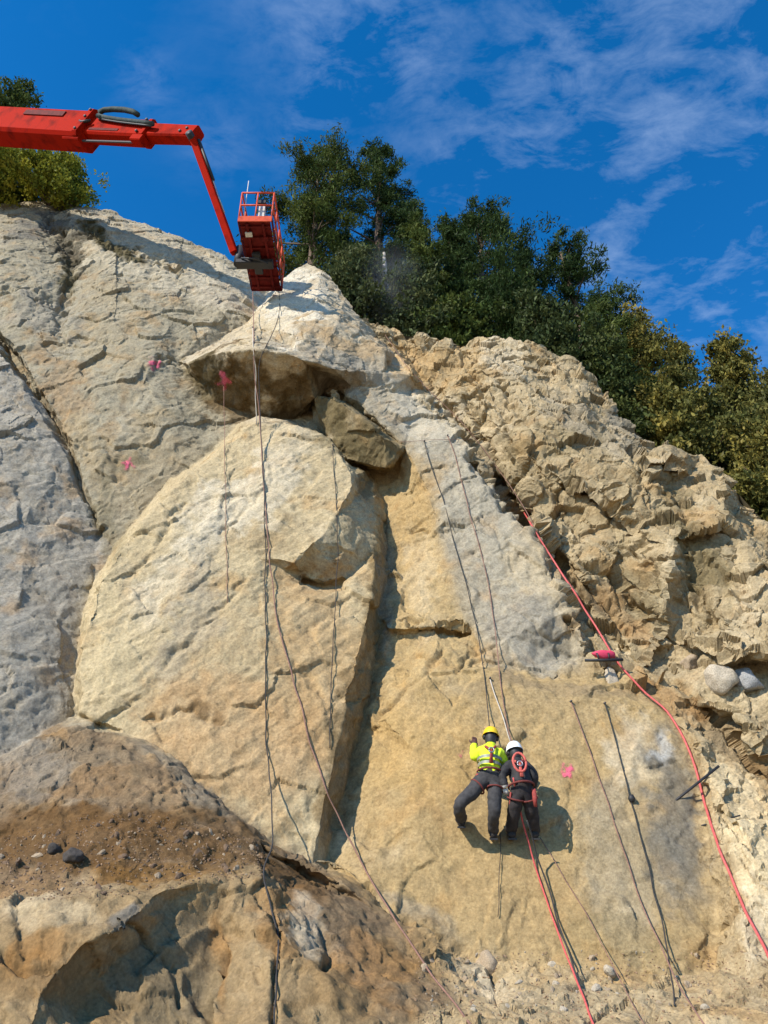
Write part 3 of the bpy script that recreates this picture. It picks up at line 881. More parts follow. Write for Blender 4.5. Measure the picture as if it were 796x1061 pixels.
# ================================================================== MATERIALS OF THE SMALLER THINGS
RED = plain('boom_red_paint', (.31, .010, .002), .7, var=.18, scale=2.5, dirt=(.19, .007, .002), spec=.03)
ORANGE_P = plain('basket_orange_paint', (.50, .075, .028), .5, var=.2, scale=6, dirt=(.36, .045, .018), spec=.2)
DARKRED = plain('shade_darkened_red', (.11, .010, .008), .7, var=.35, scale=8, spec=.1)  # red darkened to hold the shade beneath the basket
STEEL = plain('bare_steel', (.35, .35, .36), .4, .8, var=.2)
BLACK = plain('black_rubber', (.018, .018, .019), .6, var=.3)
GREYGREEN = plain('cable_track', (.040, .055, .052), .75, var=.3, scale=12, spec=.15)
DARKSTEEL = plain('greasy_steel', (.06, .055, .055), .6, .3, var=.3)
PALEGREY = plain('pale_paint', (.55, .52, .47), .5)
BARK = plain('bark', (.11, .075, .05), .95, var=.4, scale=9, bump=.8)
DEADWOOD = plain('weathered_wood', (.30, .27, .23), .95, var=.3, scale=9, bump=.8)


def tube_arrays(pts, rad, sides=6, cap=True):
    pts = [Vector(q) for q in pts]
    n_ = len(pts)
    rads = rad if isinstance(rad, (list, tuple)) else [rad] * n_
    vs_, fs_ = [], []
    ref = Vector((0, 0, 1)) if abs((pts[-1] - pts[0]).normalized().z) < .9 else Vector((1, 0, 0))
    for i, q in enumerate(pts):
        tdir = (pts[min(i + 1, n_ - 1)] - pts[max(i - 1, 0)]).normalized()
        a = tdir.cross(ref)
        if a.length < 1e-4:
            a = tdir.orthogonal()
        a.normalize()
        bb = tdir.cross(a).normalized()
        for k in range(sides):
            th = 2 * math.pi * k / sides
            vs_.append(q + (a * math.cos(th) + bb * math.sin(th)) * rads[i])
    for i in range(n_ - 1):
        for k in range(sides):
            k2 = (k + 1) % sides
            fs_.append((i * sides + k, i * sides + k2, (i + 1) * sides + k2, (i + 1) * sides + k))
    if cap:
        fs_.append(tuple(range(sides))[::-1])
        fs_.append(tuple((n_ - 1) * sides + k for k in range(sides)))
    return vs_, fs_


class MB:
    """collects pieces of one part and links them as one mesh"""

    def __init__(self):
        self.v, self.f = [], []

    def add(self, vs_, fs_):
        o = len(self.v)
        self.v += [tuple(q) for q in vs_]
        self.f += [tuple(i + o for i in f) for f in fs_]
        return self

    def tube(self, pts, rad, sides=6):
        return self.add(*tube_arrays(pts, rad, sides))

    def beam(self, p0, p1, w, h, up=(0, 0, 1), w1=None, h1=None, bev=.12):
        """bevelled box beam from p0 to p1, w across and h along up"""
        p0, p1 = Vector(p0), Vector(p1)
        ax = (p1 - p0).normalized()
        sd = ax.cross(Vector(up)).normalized()
        u = sd.cross(ax).normalized()
        vs_ = []
        for q, ww, hh in ((p0, w, h), (p1, w1 or w, h1 or h)):
            c = bev * min(ww, hh)
            for sx, sy in ((-1, -1), (1, -1), (1, 1), (-1, 1)):
                e = [(sx * (ww / 2 - c), sy * hh / 2), (sx * ww / 2, sy * (hh / 2 - c))]
                if sx * sy < 0:
                    e = e[::1]
                if (sx, sy) in ((-1, -1), (1, 1)):
                    e = e[::-1]
                for a, b_ in e:
                    vs_.append(q + sd * a + u * b_)
        k = 8
        fs_ = [(i, (i + 1) % k, k + (i + 1) % k, k + i) for i in range(k)] + [tuple(range(k))[::-1], tuple(range(k, 2 * k))]
        return self.add(vs_, fs_)

    def build(self, name, mat, parent=None, smooth=False):
        me = bpy.data.meshes.new(name)
        me.from_pydata(self.v, [], self.f)
        me.update()
        if smooth:
            me.polygons.foreach_set('use_smooth', np.ones(len(me.polygons), bool))
        return link_mesh(name, me, mat, parent)


# ================================================================== BOOM LIFT
def boom_lift():
    root = empty('boom_lift', (-26, 20, 27))
    tag(root, 'red telescopic boom lift reaching over the cliff with a drooping jib and work basket', 'boom lift')
    tip = PY(203, 141, 13.5)
    left = PY(0, 130, 16.0)
    foot = tip + (left - tip) * ((-24 - tip.x) / (left.x - tip.x))
    ax = (tip - foot).normalized()
    side = ax.cross(Vector((0, 0, 1))).normalized()          # towards the viewer's right
    up = side.cross(ax).normalized()
    Lt = (tip - foot).length

    def at(s, u=0.0, d=0.0):                                  # s metres back from the tip
        return tip - ax * s + up * u + side * d
    MB().beam(at(4.5, -.08), foot, .78, 1.12, up, .95, 1.3).build('outer_boom', RED, root)
    MB().beam(at(1.85, -.02), at(5.2, -.04), .50, .72, up).build('middle_boom', RED, root)
    MB().beam(at(-.05, .03), at(2.6, -.02), .38, .46, up, .40, .56).build('inner_boom', RED, root)
    MB().beam(at(4.42, -.04), at(4.62, -.04), .84, 1.18, up).build('boom_collar', RED, root)
    MB().beam(at(1.78, -.02), at(1.9, -.02), .54, .76, up).build('boom_collar', RED, root)
    MB().beam(at(4.35, -.56, .1), at(5.1, -.56, .1), .34, .30, up).build('boom_bracket', RED, root)
    MB().beam(at(1.72, -.44, .1), at(2.15, -.44, .1), .30, .24, up).build('boom_bracket', RED, root)
    MB().tube([at(1.9, -.52, .1), at(4.5, -.60, .1)], .035, 8).build('extension_cylinder', DARKSTEEL, root)
    # cable track: a flat loop lying on the side of the boom
    loop = [(3.85, .16), (4.12, .26), (4.20, .42), (4.08, .53), (3.7, .58), (3.2, .57), (2.75, .50), (2.45, .38)]
    low = [(4.0, .22), (3.6, .16), (3.0, .10), (2.4, .06), (1.9, .03), (1.5, .0)]
    MB().tube([at(a, b_, .33) for a, b_ in loop], .085, 8).build('cable_track', GREYGREEN, root, True)
    MB().tube([at(a, b_, .34) for a, b_ in low], .075, 8).build('cable_track', GREYGREEN, root, True)
    MB().tube([at(a, b_ - .08, .33) for a, b_ in low], .03, 6).build('hydraulic_hose', BLACK, root, True)
    MB().tube([at(4.7, -.05, .36), at(4.5, -.14, .40), at(4.25, .0, .36)], .05, 6).build('hydraulic_hose', BLACK, root, True)
    for a, u_ in ((.25, .06), (.45, -.06), (2.0, .25), (2.05, -.25), (4.52, .4), (4.52, .1), (4.52, -.45)):
        w_ = .20 if a < 1 else (.28 if a < 3 else .43)
        MB().tube([at(a, u_, w_ - .02), at(a, u_, w_ + .03)], .045, 8).build('bolt', DARKSTEEL, root, True)
    MB().beam(at(2.9, -.22, .262), at(4.2, -.24, .262), .012, .10, up).build('wear_strip', DARKRED, root)
    MB().beam(at(5.6, .18, .42), at(7.6, .18, .43), .03, .22, up).build('side_panel', DARKRED, root)
    # knuckle and jib
    k = MB()
    k.beam(at(.12, -.02, -.2), at(.12, -.02, .2), .34, .30, up)
    k.build('knuckle', RED, root)
    MB().tube([at(.02, -.14, -.23), at(.02, -.14, .23)], .11, 12).build('pivot_pin', BLACK, root, True)
    jend = PZ(243, 262, 18.3)
    jst = at(.0, -.13)
    MB().beam(jst, jend, .20, .22, side).build('jib', RED, root)
    jd = (jend - jst).normalized()
    jo = Vector((.13, -.05, .02))
    MB().tube([jst + jo + jd * .1, jst + jo + jd * 1.5], .05, 8).build('jib_cylinder', BLACK, root, True)
    MB().tube([jst + jo * .9 + jd * 1.4, jst + jo * .8 + jd * 2.6], .028, 8).build('cylinder_rod', STEEL, root, True)
    # basket
    z0 = 18.1
    n0, n1 = PZ(243, 229, z0), PZ(279, 229, z0)
    f0, f1_ = PZ(265, 300, z0), PZ(294, 300, z0)
    yn, yf = n0.y, f0.y
    xl, xr = (n0.x + f0.x) / 2, (n1.x + f1_.x) / 2
    cx = (xl + xr) / 2
    bk = MB()
    bk.beam((cx, yn, z0), (cx, yf, z0), xr - xl - .06, .03)
    fl = bk.build('platform_floor', DARKRED, root)
    for i in range(7):
        yy = yn + .15 + (yf - yn - .3) * i / 6
        MB().beam((xl + .03, yy, z0 - .045), (xr - .03, yy, z0 - .045), .05, .06).build('floor_beam', DARKRED, fl)
    for xx in (xl + .22, xr - .22):
        MB().beam((xx, yn + .05, z0 - .06), (xx, yf - .05, z0 - .06), .06, .08).build('floor_beam', DARKRED, fl)
    MB().beam((xl - .01, yn - .015, z0 + .06), (xr + .01, yn - .015, z0 + .06), .03, .20).build('toe_board', ORANGE_P, root)
    MB().beam((xl - .01, yf + .015, z0 + .06), (xr + .01, yf + .015, z0 + .06), .03, .20).build('toe_board', DARKRED, root)
    MB().beam((xl - .012, yn, z0 + .06), (xl - .012, yf, z0 + .06), .025, .18).build('toe_board', DARKRED, root)
    MB().beam((xr + .012, yn, z0 + .06), (xr + .012, yf, z0 + .06), .025, .18).build('toe_board', DARKRED, root)
    corners = [(xl, yn), (xr, yn), (xr, yf), (xl, yf)]
    for h in (.62, 1.12):
        for a, b_ in zip(corners, corners[1:] + corners[:1]):
            MB().tube([(a[0], a[1], z0 + h), (b_[0], b_[1], z0 + h)], .024, 8).build('rail', ORANGE_P, root, True)
    posts = corners + [((xl + xr) / 2, yn)] + [(x_, yn + (yf - yn) * f_) for x_ in (xl, xr) for f_ in (.25, .5, .75)]
    for a in posts:
        MB().tube([(a[0], a[1], z0), (a[0], a[1], z0 + 1.12)], .022, 8).build('rail_post', ORANGE_P, root, True)
    MB().tube([(xl + .1, yn + .1, z0), (xl + .1, yn + .1, z0 + 1.75)], .012, 6).build('aerial', PALEGREY, root, True)
    MB().beam((cx + .1, yn + .1, z0 + .92), (cx + .1, yn + .32, z0 + .92), .20, .14).build('control_box', BLACK, root)
    MB().beam((cx + .12, yn + .1, z0 + .5), (cx + .12, yn + .25, z0 + .5), .16, .5).build('control_post', PALEGREY, root)
    # mount below and beside the basket
    ym = (yn + yf) / 2 + .1
    MB().tube([(xl - .20, ym, z0 - .18), (xl - .20, ym, z0 + .45)], .13, 14).build('rotator', BLACK, root, True)
    m_ = MB()
    m_.beam((xl - .25, ym, z0 - .16), (xr - .1, ym, z0 - .16), .26, .16)
    m_.beam((cx - .1, ym - .35, z0 - .13), (cx - .1, ym + .35, z0 - .13), .22, .12)
    m_.build('mount_arm', BLACK, root)
    MB().tube([(xl - .1, ym - .15, z0 - .1), (cx - .1, ym - .28, z0 - .26), (cx + .18, ym - .1, z0 - .25), (cx + .2, ym + .1, z0 - .1)], .025, 6).build('hydraulic_hose', BLACK, root, True)
    for xx, yy in ((cx - .2, yn + .35), (cx + .2, yn + .5)):
        MB().beam((xx - .09, yy, z0 - .1), (xx + .09, yy, z0 - .1), .14, .05).build('floor_bracket', PALEGREY if xx < cx else DARKRED, root)
    # machine on the ground, left of the picture
    gx, gy = foot.x - 2.0, foot.y + 3.0
    gz = float(hill_z(gx, gy)) + .1
    MB().beam((gx, gy, gz + 2.4), foot + Vector((.2, 0, -.1)), .55, .7).build('riser_boom', RED, root)
    MB().beam((gx - 1.5, gy, gz + 2.0), (gx + 1.5, gy, gz + 2.0), 2.3, 1.3).build('turret', RED, root)
    MB().beam((gx - 2.5, gy, gz + .95), (gx + 2.5, gy, gz + .95), 1.9, .6).build('chassis', BLACK, root)
    for xx in (gx - 1.9, gx + 1.9):
        for yy in (gy - 1.35, gy + 1.35):
            wv = MB().tube([(xx, yy - .22, gz + .62), (xx, yy + .22, gz + .62)], .62, 24).build('wheel', BLACK, root, False)
            MB().tube([(xx, yy - .235, gz + .62), (xx, yy + .235, gz + .62)], .30, 16).build('rim', PALEGREY, wv)
    return (xl, xr, yn, yf, z0)


basket = boom_lift()

# ================================================================== TREES
leaf_m, n, l, b = new_mat('foliage')
n.remove(b)
at_ = n.new('ShaderNodeAttribute'); at_.attribute_name = 'leaf'
df = n.new('ShaderNodeBsdfDiffuse'); tr = n.new('ShaderNodeBsdfTranslucent'); gl = n.new('ShaderNodeBsdfGlossy')
gl.inputs['Roughness'].default_value = .45; gl.inputs['Color'].default_value = (.5, .5, .5, 1)
mx1 = n.new('ShaderNodeMixShader'); mx1.inputs[0].default_value = .28
mx2 = n.new('ShaderNodeMixShader'); mx2.inputs[0].default_value = .012
l.new(at_.outputs['Color'], df.inputs[0]); l.new(at_.outputs['Color'], tr.inputs[0])
l.new(df.outputs[0], mx1.inputs[1]); l.new(tr.outputs[0], mx1.inputs[2])
l.new(mx1.outputs[0], mx2.inputs[1]); l.new(gl.outputs[0], mx2.inputs[2])
l.new(mx2.outputs[0], n['Material Output'].inputs[0])


def leaves_mesh(name, cen, out_dir, size, aspect, colr, rng, jit=.35):
    """one small folded diamond per leaf or needle spray"""
    M = len(cen)
    d = rng.normal(size=(M, 3)) * .8 + out_dir
    d /= np.linalg.norm(d, axis=1, keepdims=True)
    r = rng.normal(size=(M, 3))
    s_ = np.cross(d, r)
    s_ /= np.linalg.norm(s_, axis=1, keepdims=True)
    ln2 = (size * rng.uniform(.4, 1.6, M))[:, None]
    wd = ln2 * aspect
    nn = np.cross(d, s_) * wd * .25
    vv = np.stack([cen - d * ln2 * .5, cen + s_ * wd + nn, cen + d * ln2 * .5, cen - s_ * wd + nn], 1).reshape(-1, 3)
    ff = np.arange(M * 4).reshape(-1, 4)
    me = np_mesh(name, vv, ff, False)
    c = np.asarray(colr)[None] * (1 + jit * rng.normal(size=(M, 1))).clip(.35, 1.9) * (1 + .12 * rng.normal(size=(M, 3)))
    c = np.repeat(c.clip(.005, .4), 4, 0)
    ca = me.color_attributes.new('leaf', 'FLOAT_COLOR', 'POINT')
    ca.data.foreach_set('color', np.concatenate([c, np.ones((len(c), 1))], 1).astype(np.float32).ravel())
    return me


FWD = Vector((0, math.cos(PITCH), math.sin(PITCH)))


def tree(name, label, px, top_py, wpx, y, style, seed, colr, cat='tree', low=.25, dens=1.0, lean=0.0, group='trees along the cliff top'):
    rng = np.random.default_rng(seed)
    top = PY(px, top_py, y)
    base = Vector((top.x - lean, y, float(hill_z(top.x - lean, y)) - .15))
    h = max(top.z - base.z, 1.2)
    wm = wpx * (top - CAM).dot(FWD) / FPX / 2
    root = empty(name, base)
    tag(root, label, cat, group)
    tk = MB()
    bend = rng.normal(size=2) * .03 * h
    axis_ = lambda t_: base + Vector((lean * t_ + bend[0] * math.sin(t_ * 3), bend[1] * math.sin(t_ * 2.5), h * t_))
    r0 = .022 * h + .03
    tk.tube([axis_(t_) for t_ in np.linspace(0, .97, 9)], [r0 * (1 - .9 * t_) + .008 for t_ in np.linspace(0, .97, 9)], 8)
    cs, ds, cl_ = [], [], []
    if style == 'fir':
        nb = int(46 * dens)
    elif style == 'pine':
        nb = int(40 * dens)
    else:
        nb = int(44 * dens)
    lobes = rng.uniform(0, 6.28, 3)
    nb = int(nb * 1.18)
    for i in range(nb):
        t_ = low + (1 - low) * ((i + rng.random()) / nb)
        az = i * 2.399 + rng.normal() * .5
        tt = (t_ - low) / (1 - low)
        if style == 'fir':
            prof = (1 - tt) ** .75 * (1.0 + .0 * tt) + .10
            if tt < .15:
                prof *= .6 + 2.6 * tt
            el_ = .15 + .5 * tt + rng.normal() * .12
        elif style == 'pine':
            prof = math.sqrt(max(0, 1 - tt ** 2.4)) * (.5 + .6 * rng.random()) + .10
            el_ = .15 + .6 * tt + rng.normal() * .25
        else:
            prof = math.sqrt(max(0, 1 - (tt * 1.02 - .32) ** 2 / .5)) * (.75 + .3 * rng.random())
            el_ = .3 + .8 * tt + rng.normal() * .25
        Lb = wm * prof * (.78 + .3 * rng.random()) * (1 + .22 * math.sin(az * 2 + lobes[0]))
        if Lb < .15:
            Lb = .15
        st = axis_(t_ - min(.12, Lb * .3 / h))
        dirv = Vector((math.cos(az) * math.cos(el_), math.sin(az) * math.cos(el_), math.sin(el_)))
        pts = [st + dirv * (Lb * k) + Vector((0, 0, -.10 * Lb * k * k if style == 'fir' else .06 * Lb * k)) for k in (0, .35, .7, 1.0)]
        tk.tube(pts, [max(.012, .022 * Lb), .012 + .012 * Lb, .012, .006], 5)
        # sprays of needles / leaves, thinner towards the trunk
        if style == 'fir':
            nt, rt, per = int(5 + 7 * Lb), .20 + .04 * Lb, 44
        elif style == 'pine':
            nt, rt, per = int(3 + 3.5 * Lb), .24 + .07 * Lb, 78
        else:
            nt, rt, per = int(4 + 4 * Lb), .27 + .08 * Lb, 66
        for j in range(nt):
            k = .42 + .63 * rng.random() ** .6
            q = np.array(st + dirv * (Lb * k)) + rng.normal(size=3) * rt * np.array([.8, .8, .45]) * (0.5 + k * .5)
            m = int(per * rng.uniform(.6, 1.3) * dens ** .5)
            cs.append(q + rng.normal(size=(m, 3)) * rt * np.array([.42, .42, .26]))
            ds.append(np.tile(np.array(dirv) * .6 + np.array([0, 0, .5]), (m, 1)))
            tone_ = rng.uniform(.65, 1.45)
            cl_.append(np.tile(np.asarray(colr) * tone_ * np.array([1 + .35 * (tone_ - 1), 1, 1 - .2 * (tone_ - 1)]), (m, 1)))
    trunk = tk.build('trunk', BARK, root, True)
    cs, ds, cl_ = np.concatenate(cs), np.concatenate(ds), np.concatenate(cl_)
    me = leaves_mesh('crown', cs, ds, .15 if style != 'broad' else .12, .13 if style != 'broad' else .28, (1, 1, 1), rng)
    ca = me.color_attributes['leaf']
    buf = np.empty(len(cs) * 16, np.float32)
    ca.data.foreach_get('color', buf)
    buf = buf.reshape(-1, 4)
    buf[:, :3] = (buf[:, :3] / .4 * 1.0).clip(0, 1) * 0 + np.repeat((cl_ * (1 + .25 * rng.normal(size=(len(cs), 1))).clip(.4, 1.8)).clip(.004, .4), 4, 0)
    ca.data.foreach_set('color', buf.ravel())
    link_mesh('crown', me, leaf_m, root)
    return root


DG, MG, OG, YG = (.040, .068, .020), (.066, .092, .022), (.150, .140, .036), (.22, .23, .030)
BG = (.066, .086, .034)
TREES = [
    ('fir_tree', 'bushy dark fir just right of the work basket, behind the pale rock peak', 330, 160, 124, 19.5, 'pine', 11, MG, .12, 1.25),
    ('fir_tree', 'tallest fir with a thin spire top standing above the rock peak', 393, 146, 136, 20.5, 'fir', 12, DG, .15, 1.35),
    ('fir_tree', 'small ragged fir low beside the right foot of the tallest fir', 428, 238, 52, 19.0, 'fir', 13, MG, .10, .9),
    ('fir_tree', 'slim fir with a pointed top between the tallest fir and the broad dark one', 462, 236, 62, 20.0, 'fir', 14, DG, .12, 1.0),
    ('fir_tree', 'broad dark fir in the middle of the ridge with a flat lumpy top', 502, 222, 130, 20.5, 'pine', 15, DG, .10, 1.35),
    ('fir_tree', 'dark fir squeezed behind the two broad firs of the middle ridge', 545, 252, 80, 22.0, 'pine', 16, DG, .10, 1.1),
    ('fir_tree', 'broad rounded dark fir at the right end of the dark group', 578, 253, 112, 19.5, 'pine', 17, DG, .08, 1.45),
    ('oak_tree', 'olive tree with a rounded crown right next to the dark fir group', 655, 338, 86, 19.0, 'broad', 18, OG, .08, 1.25),
    ('oak_tree', 'small olive tree with thin twigs behind the first olive tree', 700, 352, 60, 20.5, 'broad', 19, OG, .10, 1.0),
    ('oak_tree', 'yellowish green tree with a flat crown near the right edge of the picture', 757, 355, 96, 18.5, 'broad', 20, OG, .10, 1.3),
    ('oak_tree', 'low dark olive tree just above the cliff edge beneath the flat crowned tree', 725, 408, 100, 17.0, 'broad', 21, (.105, .108, .030), .05, 1.3),
    ('oak_tree', 'dark leafy tree leaning in from the right edge of the picture', 806, 392, 90, 17.0, 'broad', 22, (.095, .100, .030), .05, 1.3),
    ('oak_tree', 'low olive tree at the lowest part of the ridge by the right edge', 780, 448, 80, 15.6, 'broad', 23, OG, .05, 1.1),
    ('oak_tree', 'olive bush growing on the edge above the grey rock corner', 680, 412, 60, 16.5, 'broad', 24, OG, .05, 1.0),
    ('bay_tree', 'green leafy tree whose top shows just above the red boom', 36, 104, 40, 20.5, 'broad', 26, MG, .10, 1.1),
    ('fir_tree', 'dark fir half hidden between the broad fir and the ridge rock', 520, 290, 90, 18.8, 'pine', 36, DG, .04, 1.2),
    ('fir_tree', 'shaded fir low behind the right end of the dark group', 618, 320, 70, 18.4, 'pine', 37, MG, .04, 1.1),
]
for nm, lab, px, tp, w, y, st, sd, cc, lo_, de in TREES:
    tree(nm, lab, px, tp, w, y, st, sd, cc, 'tree', lo_, de)
BUSHES = [
    ('yellow green bush on the cliff top at the left edge, below the boom', 8, 162, 84, 19.3, 'broad', 25, YG),
    ('yellow green bush on the cliff top with its right end against the sky', 64, 170, 74, 19.0, 'broad', 27, YG),
    ('grey green bush at the foot of the tallest fir', 372, 268, 64, 18.2, 'broad', 28, BG),
    ('grey green bush beside the pale dead trunk', 425, 286, 66, 17.8, 'broad', 29, BG),
    ('small dark bush on the ridge above the reddish gully', 470, 316, 54, 17.6, 'broad', 30, MG),
    ('dark bush hugging the ridge below the middle firs', 560, 318, 80, 17.4, 'broad', 31, (.050, .070, .024)),
    ('dark bush where the ridge starts to drop to the right', 615, 350, 60, 16.8, 'broad', 32, (.060, .080, .024)),
]
for lab, px, tp, w, y, st, sd, cc in BUSHES:
    tree('bush', lab, px, tp, w, y, st, sd, cc, 'bush', .02, 1.0, group='bushes along the cliff top')
# dead trunk
db = PY(404, 340, 18.6)
dt0 = Vector((db.x, 18.6, float(hill_z(db.x, 18.6)) - .2))
dtop = PY(398, 262, 18.6)
dr = empty('dead_tree', dt0)
tag(dr, 'bare pale grey dead trunk standing among the firs', 'tree')
MB().tube([dt0, dt0.lerp(dtop, .4) + Vector((.04, 0, 0)), dt0.lerp(dtop, .75), dtop], [.15, .12, .10, .05], 9).build('trunk', DEADWOOD, dr, True)
for k, (fz, dx, dz) in enumerate([(.5, .5, .25), (.65, -.45, .3), (.8, .35, .3)]):
    q = dt0.lerp(dtop, fz)
    MB().tube([q, q + Vector((dx * .6, .1, dz * .5)), q + Vector((dx, .1, dz))], [.03, .02, .008], 5).build('branch', DEADWOOD, dr, True)

# ================================================================== PEOPLE
WP = -.42            # the slab they stand on, metres before the mean plane


def person(label, J, mats, helmet_col, harness_col, extras):
    """J: joints as (px, py, standoff from the slab); body is one skinned surface"""
    pt = {}
    for k, (px, py, d) in J.items():
        pt[k] = P(px, py, WP - d)
    rad = {'pelvis': .150, 'waist': .150, 'chest': .178, 'collar': .105, 'neck': .058, 'skull': .06,
           'lsh': .084, 'lel': .062, 'lwr': .045, 'lhand': .042, 'rsh': .084, 'rel': .062, 'rwr': .045, 'rhand': .042,
           'lhip': .112, 'lkn': .080, 'lan': .068, 'lto': .066, 'rhip': .112, 'rkn': .080, 'ran': .068, 'rto': .066}
    bones = [('pelvis', 'waist', 0), ('waist', 'chest', 0), ('chest', 'collar', 0), ('collar', 'neck', 3), ('neck', 'skull', 3),
             ('chest', 'lsh', 0), ('lsh', 'lel', 0), ('lel', 'lwr', 0), ('lwr', 'lhand', 4), ('chest', 'rsh', 0), ('rsh', 'rel', 0), ('rel', 'rwr', 0), ('rwr', 'rhand', 4),
             ('pelvis', 'lhip', 1), ('lhip', 'lkn', 1), ('lkn', 'lan', 1), ('lan', 'lto', 2), ('pelvis', 'rhip', 1), ('rhip', 'rkn', 1), ('rkn', 'ran', 1), ('ran', 'rto', 2)]
    names = list(rad)
    me = bpy.data.meshes.new('skeleton')
    me.from_pydata([pt[k] for k in names], [(names.index(a), names.index(b_)) for a, b_, _ in bones], [])
    so = bpy.data.objects.new('skeleton', me)
    col.objects.link(so)
    sk = so.modifiers.new('skin', 'SKIN')
    sk.branch_smoothing = .6
    sv = me.skin_vertices[0].data
    for i, k in enumerate(names):
        sv[i].radius = (rad[k], rad[k])
        sv[i].use_root = k == 'pelvis'
    ss = so.modifiers.new('sub', 'SUBSURF')
    ss.levels = ss.render_levels = 2
    dg = bpy.context.evaluated_depsgraph_get()
    body = bpy.data.meshes.new_from_object(so.evaluated_get(dg))
    bpy.data.objects.remove(so)
    bc = np.array([v.co for v in body.vertices])
    bn_ = np.array([v.normal for v in body.vertices])
    bc = bc + bn_ * (.014 * fbm(bc * 7.0, 2) + .016 * fbm(bc * np.array([9, 9, 22.0]) + 5, 2, ridged=True))[:, None]
    bv = [tuple(v) for v in bc]
    bf = [tuple(q.vertices) for q in body.polygons]
    bm_ids = []
    for f in bf:
        c = sum((Vector(bv[i]) for i in f), Vector()) / len(f)
        best, bd = 0, 9
        for a, b_, m in bones:
            pa, pb = pt[a], pt[b_]
            ab = pb - pa
            t_ = max(0, min(1, (c - pa).dot(ab) / ab.length_squared))
            d_ = (c - pa - ab * t_).length - .5 * (rad[a] * (1 - t_) + rad[b_] * t_)
            if d_ < bd:
                best, bd = (1 if (a == 'pelvis' and t_ < .62) else m), d_
        bm_ids.append(best)
    mb = MB()
    mb.v, mb.f = list(bv), list(bf)
    # head: skull with jaw, nose and ears, face turned to the rock
    hc = pt['skull'] + (pt['skull'] - pt['neck']).normalized() * .03
    upv = (pt['skull'] - pt['neck']).normalized()
    fwd = (Vector((0, 1, 0)) - upv * upv.y).normalized()
    rt = fwd.cross(upv)
    hv_, hf_ = [], []
    nu, nv_ = 16, 12
    for j in range(nv_ + 1):
        th = math.pi * j / nv_
        for i in range(nu):
            ph = 2 * math.pi * i / nu
            x, y, z = math.sin(th) * math.cos(ph), math.sin(th) * math.sin(ph), math.cos(th)
            jaw = 1 - .28 * max(0, -z) ** 1.2
            yy = y * .098 * (1 - .12 * max(0, -z)) + (.012 * max(0, -z))
            if y > .9 and -.35 < z < .1:
                yy += .022
            if abs(x) > .93 and abs(z) < .3:
                x *= 1.14
            hv_.append(hc + rt * (x * .076 * jaw) + fwd * yy + upv * (z * .118))
    for j in range(nv_):
        for i in range(nu):
            hf_.append((j * nu + i, j * nu + (i + 1) % nu, (j + 1) * nu + (i + 1) % nu, (j + 1) * nu + i))
    mb.add(hv_, hf_)
    bm_ids += [3] * len(hf_)
    # five fingers on each hand, curled
    for sd in ('l', 'r'):
        w, hnd = pt[sd + 'wr'], pt[sd + 'hand']
        d = (hnd - w).normalized()
        sidev = d.cross(Vector((0, 1, 0)))
        sidev = (sidev if sidev.length > .1 else d.orthogonal()).normalized()
        inn = Vector((0, .6, 0)) + d * .3
        for k, ln_ in enumerate((.070, .080, .075, .058)):
            r0 = hnd + sidev * (.027 - .018 * k)
            a = r0 + d * ln_ * .6
            q = a + (d * .3 + inn).normalized() * ln_ * .5
            e = q + (inn - d * .5).normalized() * ln_ * .35
            vs_, fs_ = tube_arrays([r0, a, q, e], [.0095, .009, .0085, .006], 6)
            mb.add(vs_, fs_)
            bm_ids += [4] * len(fs_)
        r0 = w.lerp(hnd, .4) + sidev * .03
        a = r0 + (sidev * .7 + d * .5).normalized() * .045
        vs_, fs_ = tube_arrays([r0, a, a + (d + inn * .4).normalized() * .035], [.012, .0105, .008], 6)
        mb.add(vs_, fs_)
        bm_ids += [4] * len(fs_)
    root = empty('person', (pt['lto'] + pt['rto']) / 2)
    tag(root, label, 'person', None)
    bo = mb.build('body', None, root, True)
    for m in mats:
        bo.data.materials.append(m)
    bo.data.polygons.foreach_set('material_index', np.array(bm_ids, np.int32))
    for sd in ('l', 'r'):
        an, to = pt[sd + 'an'], pt[sd + 'to']
        fd = (Vector((0, 1, 0)) * .8 + (to - an).normalized() * .6).normalized()
        upb = Vector((0, 0, 1))
        upb = (upb - fd * upb.dot(fd)).normalized()
        hl_ = an - fd * .07 - upb * .045
        bt = MB().beam(hl_, hl_ + fd * .27, .105, .085, upb, .085, .06, .35)
        bt = bt.build('boot', mats[2], root, True)
        MB().beam(hl_ - upb * .05 - fd * .01, hl_ + fd * .28 - upb * .045, .11, .022, upb, .09, .02).build('sole', BLACK, bt)
    # helmet with brim and chin strap, hair below it
    hm = MB()
    vs_, fs_ = [], []
    nu = 18
    prof = [(0, .158), (.045, .153), (.085, .130), (.112, .090), (.122, .045), (.122, .028), (.132, .022), (.130, .014)]
    for (r_, z_) in prof:
        for i in range(nu):
            ph = 2 * math.pi * i / nu
            vs_.append(hc + rt * math.cos(ph) * r_ * .92 + fwd * (math.sin(ph) * r_ * 1.08) + upv * z_)
    for j in range(len(prof) - 1):
        for i in range(nu):
            fs_.append((j * nu + i, (j + 1) * nu + i, (j + 1) * nu + (i + 1) % nu, j * nu + (i + 1) % nu))
    hm.add(vs_, fs_)
    ho = hm.build('helmet', helmet_col, root, True)
    for sg in (-1, 1):
        MB().tube([hc + rt * sg * .075, hc + rt * sg * .105], .036, 12).build('ear_defender', BLACK, ho, True)
    hr = MB()
    vs_, fs_ = [], []
    for j in range(5):
        z_ = .04 - .035 * j
        r_ = (.104, .106, .104, .096, .08)[j]
        for i in range(13):
            ph = math.pi + math.pi * i / 12
            vs_.append(hc + rt * math.cos(ph) * r_ * .80 + fwd * (math.sin(ph) * r_) + upv * z_)
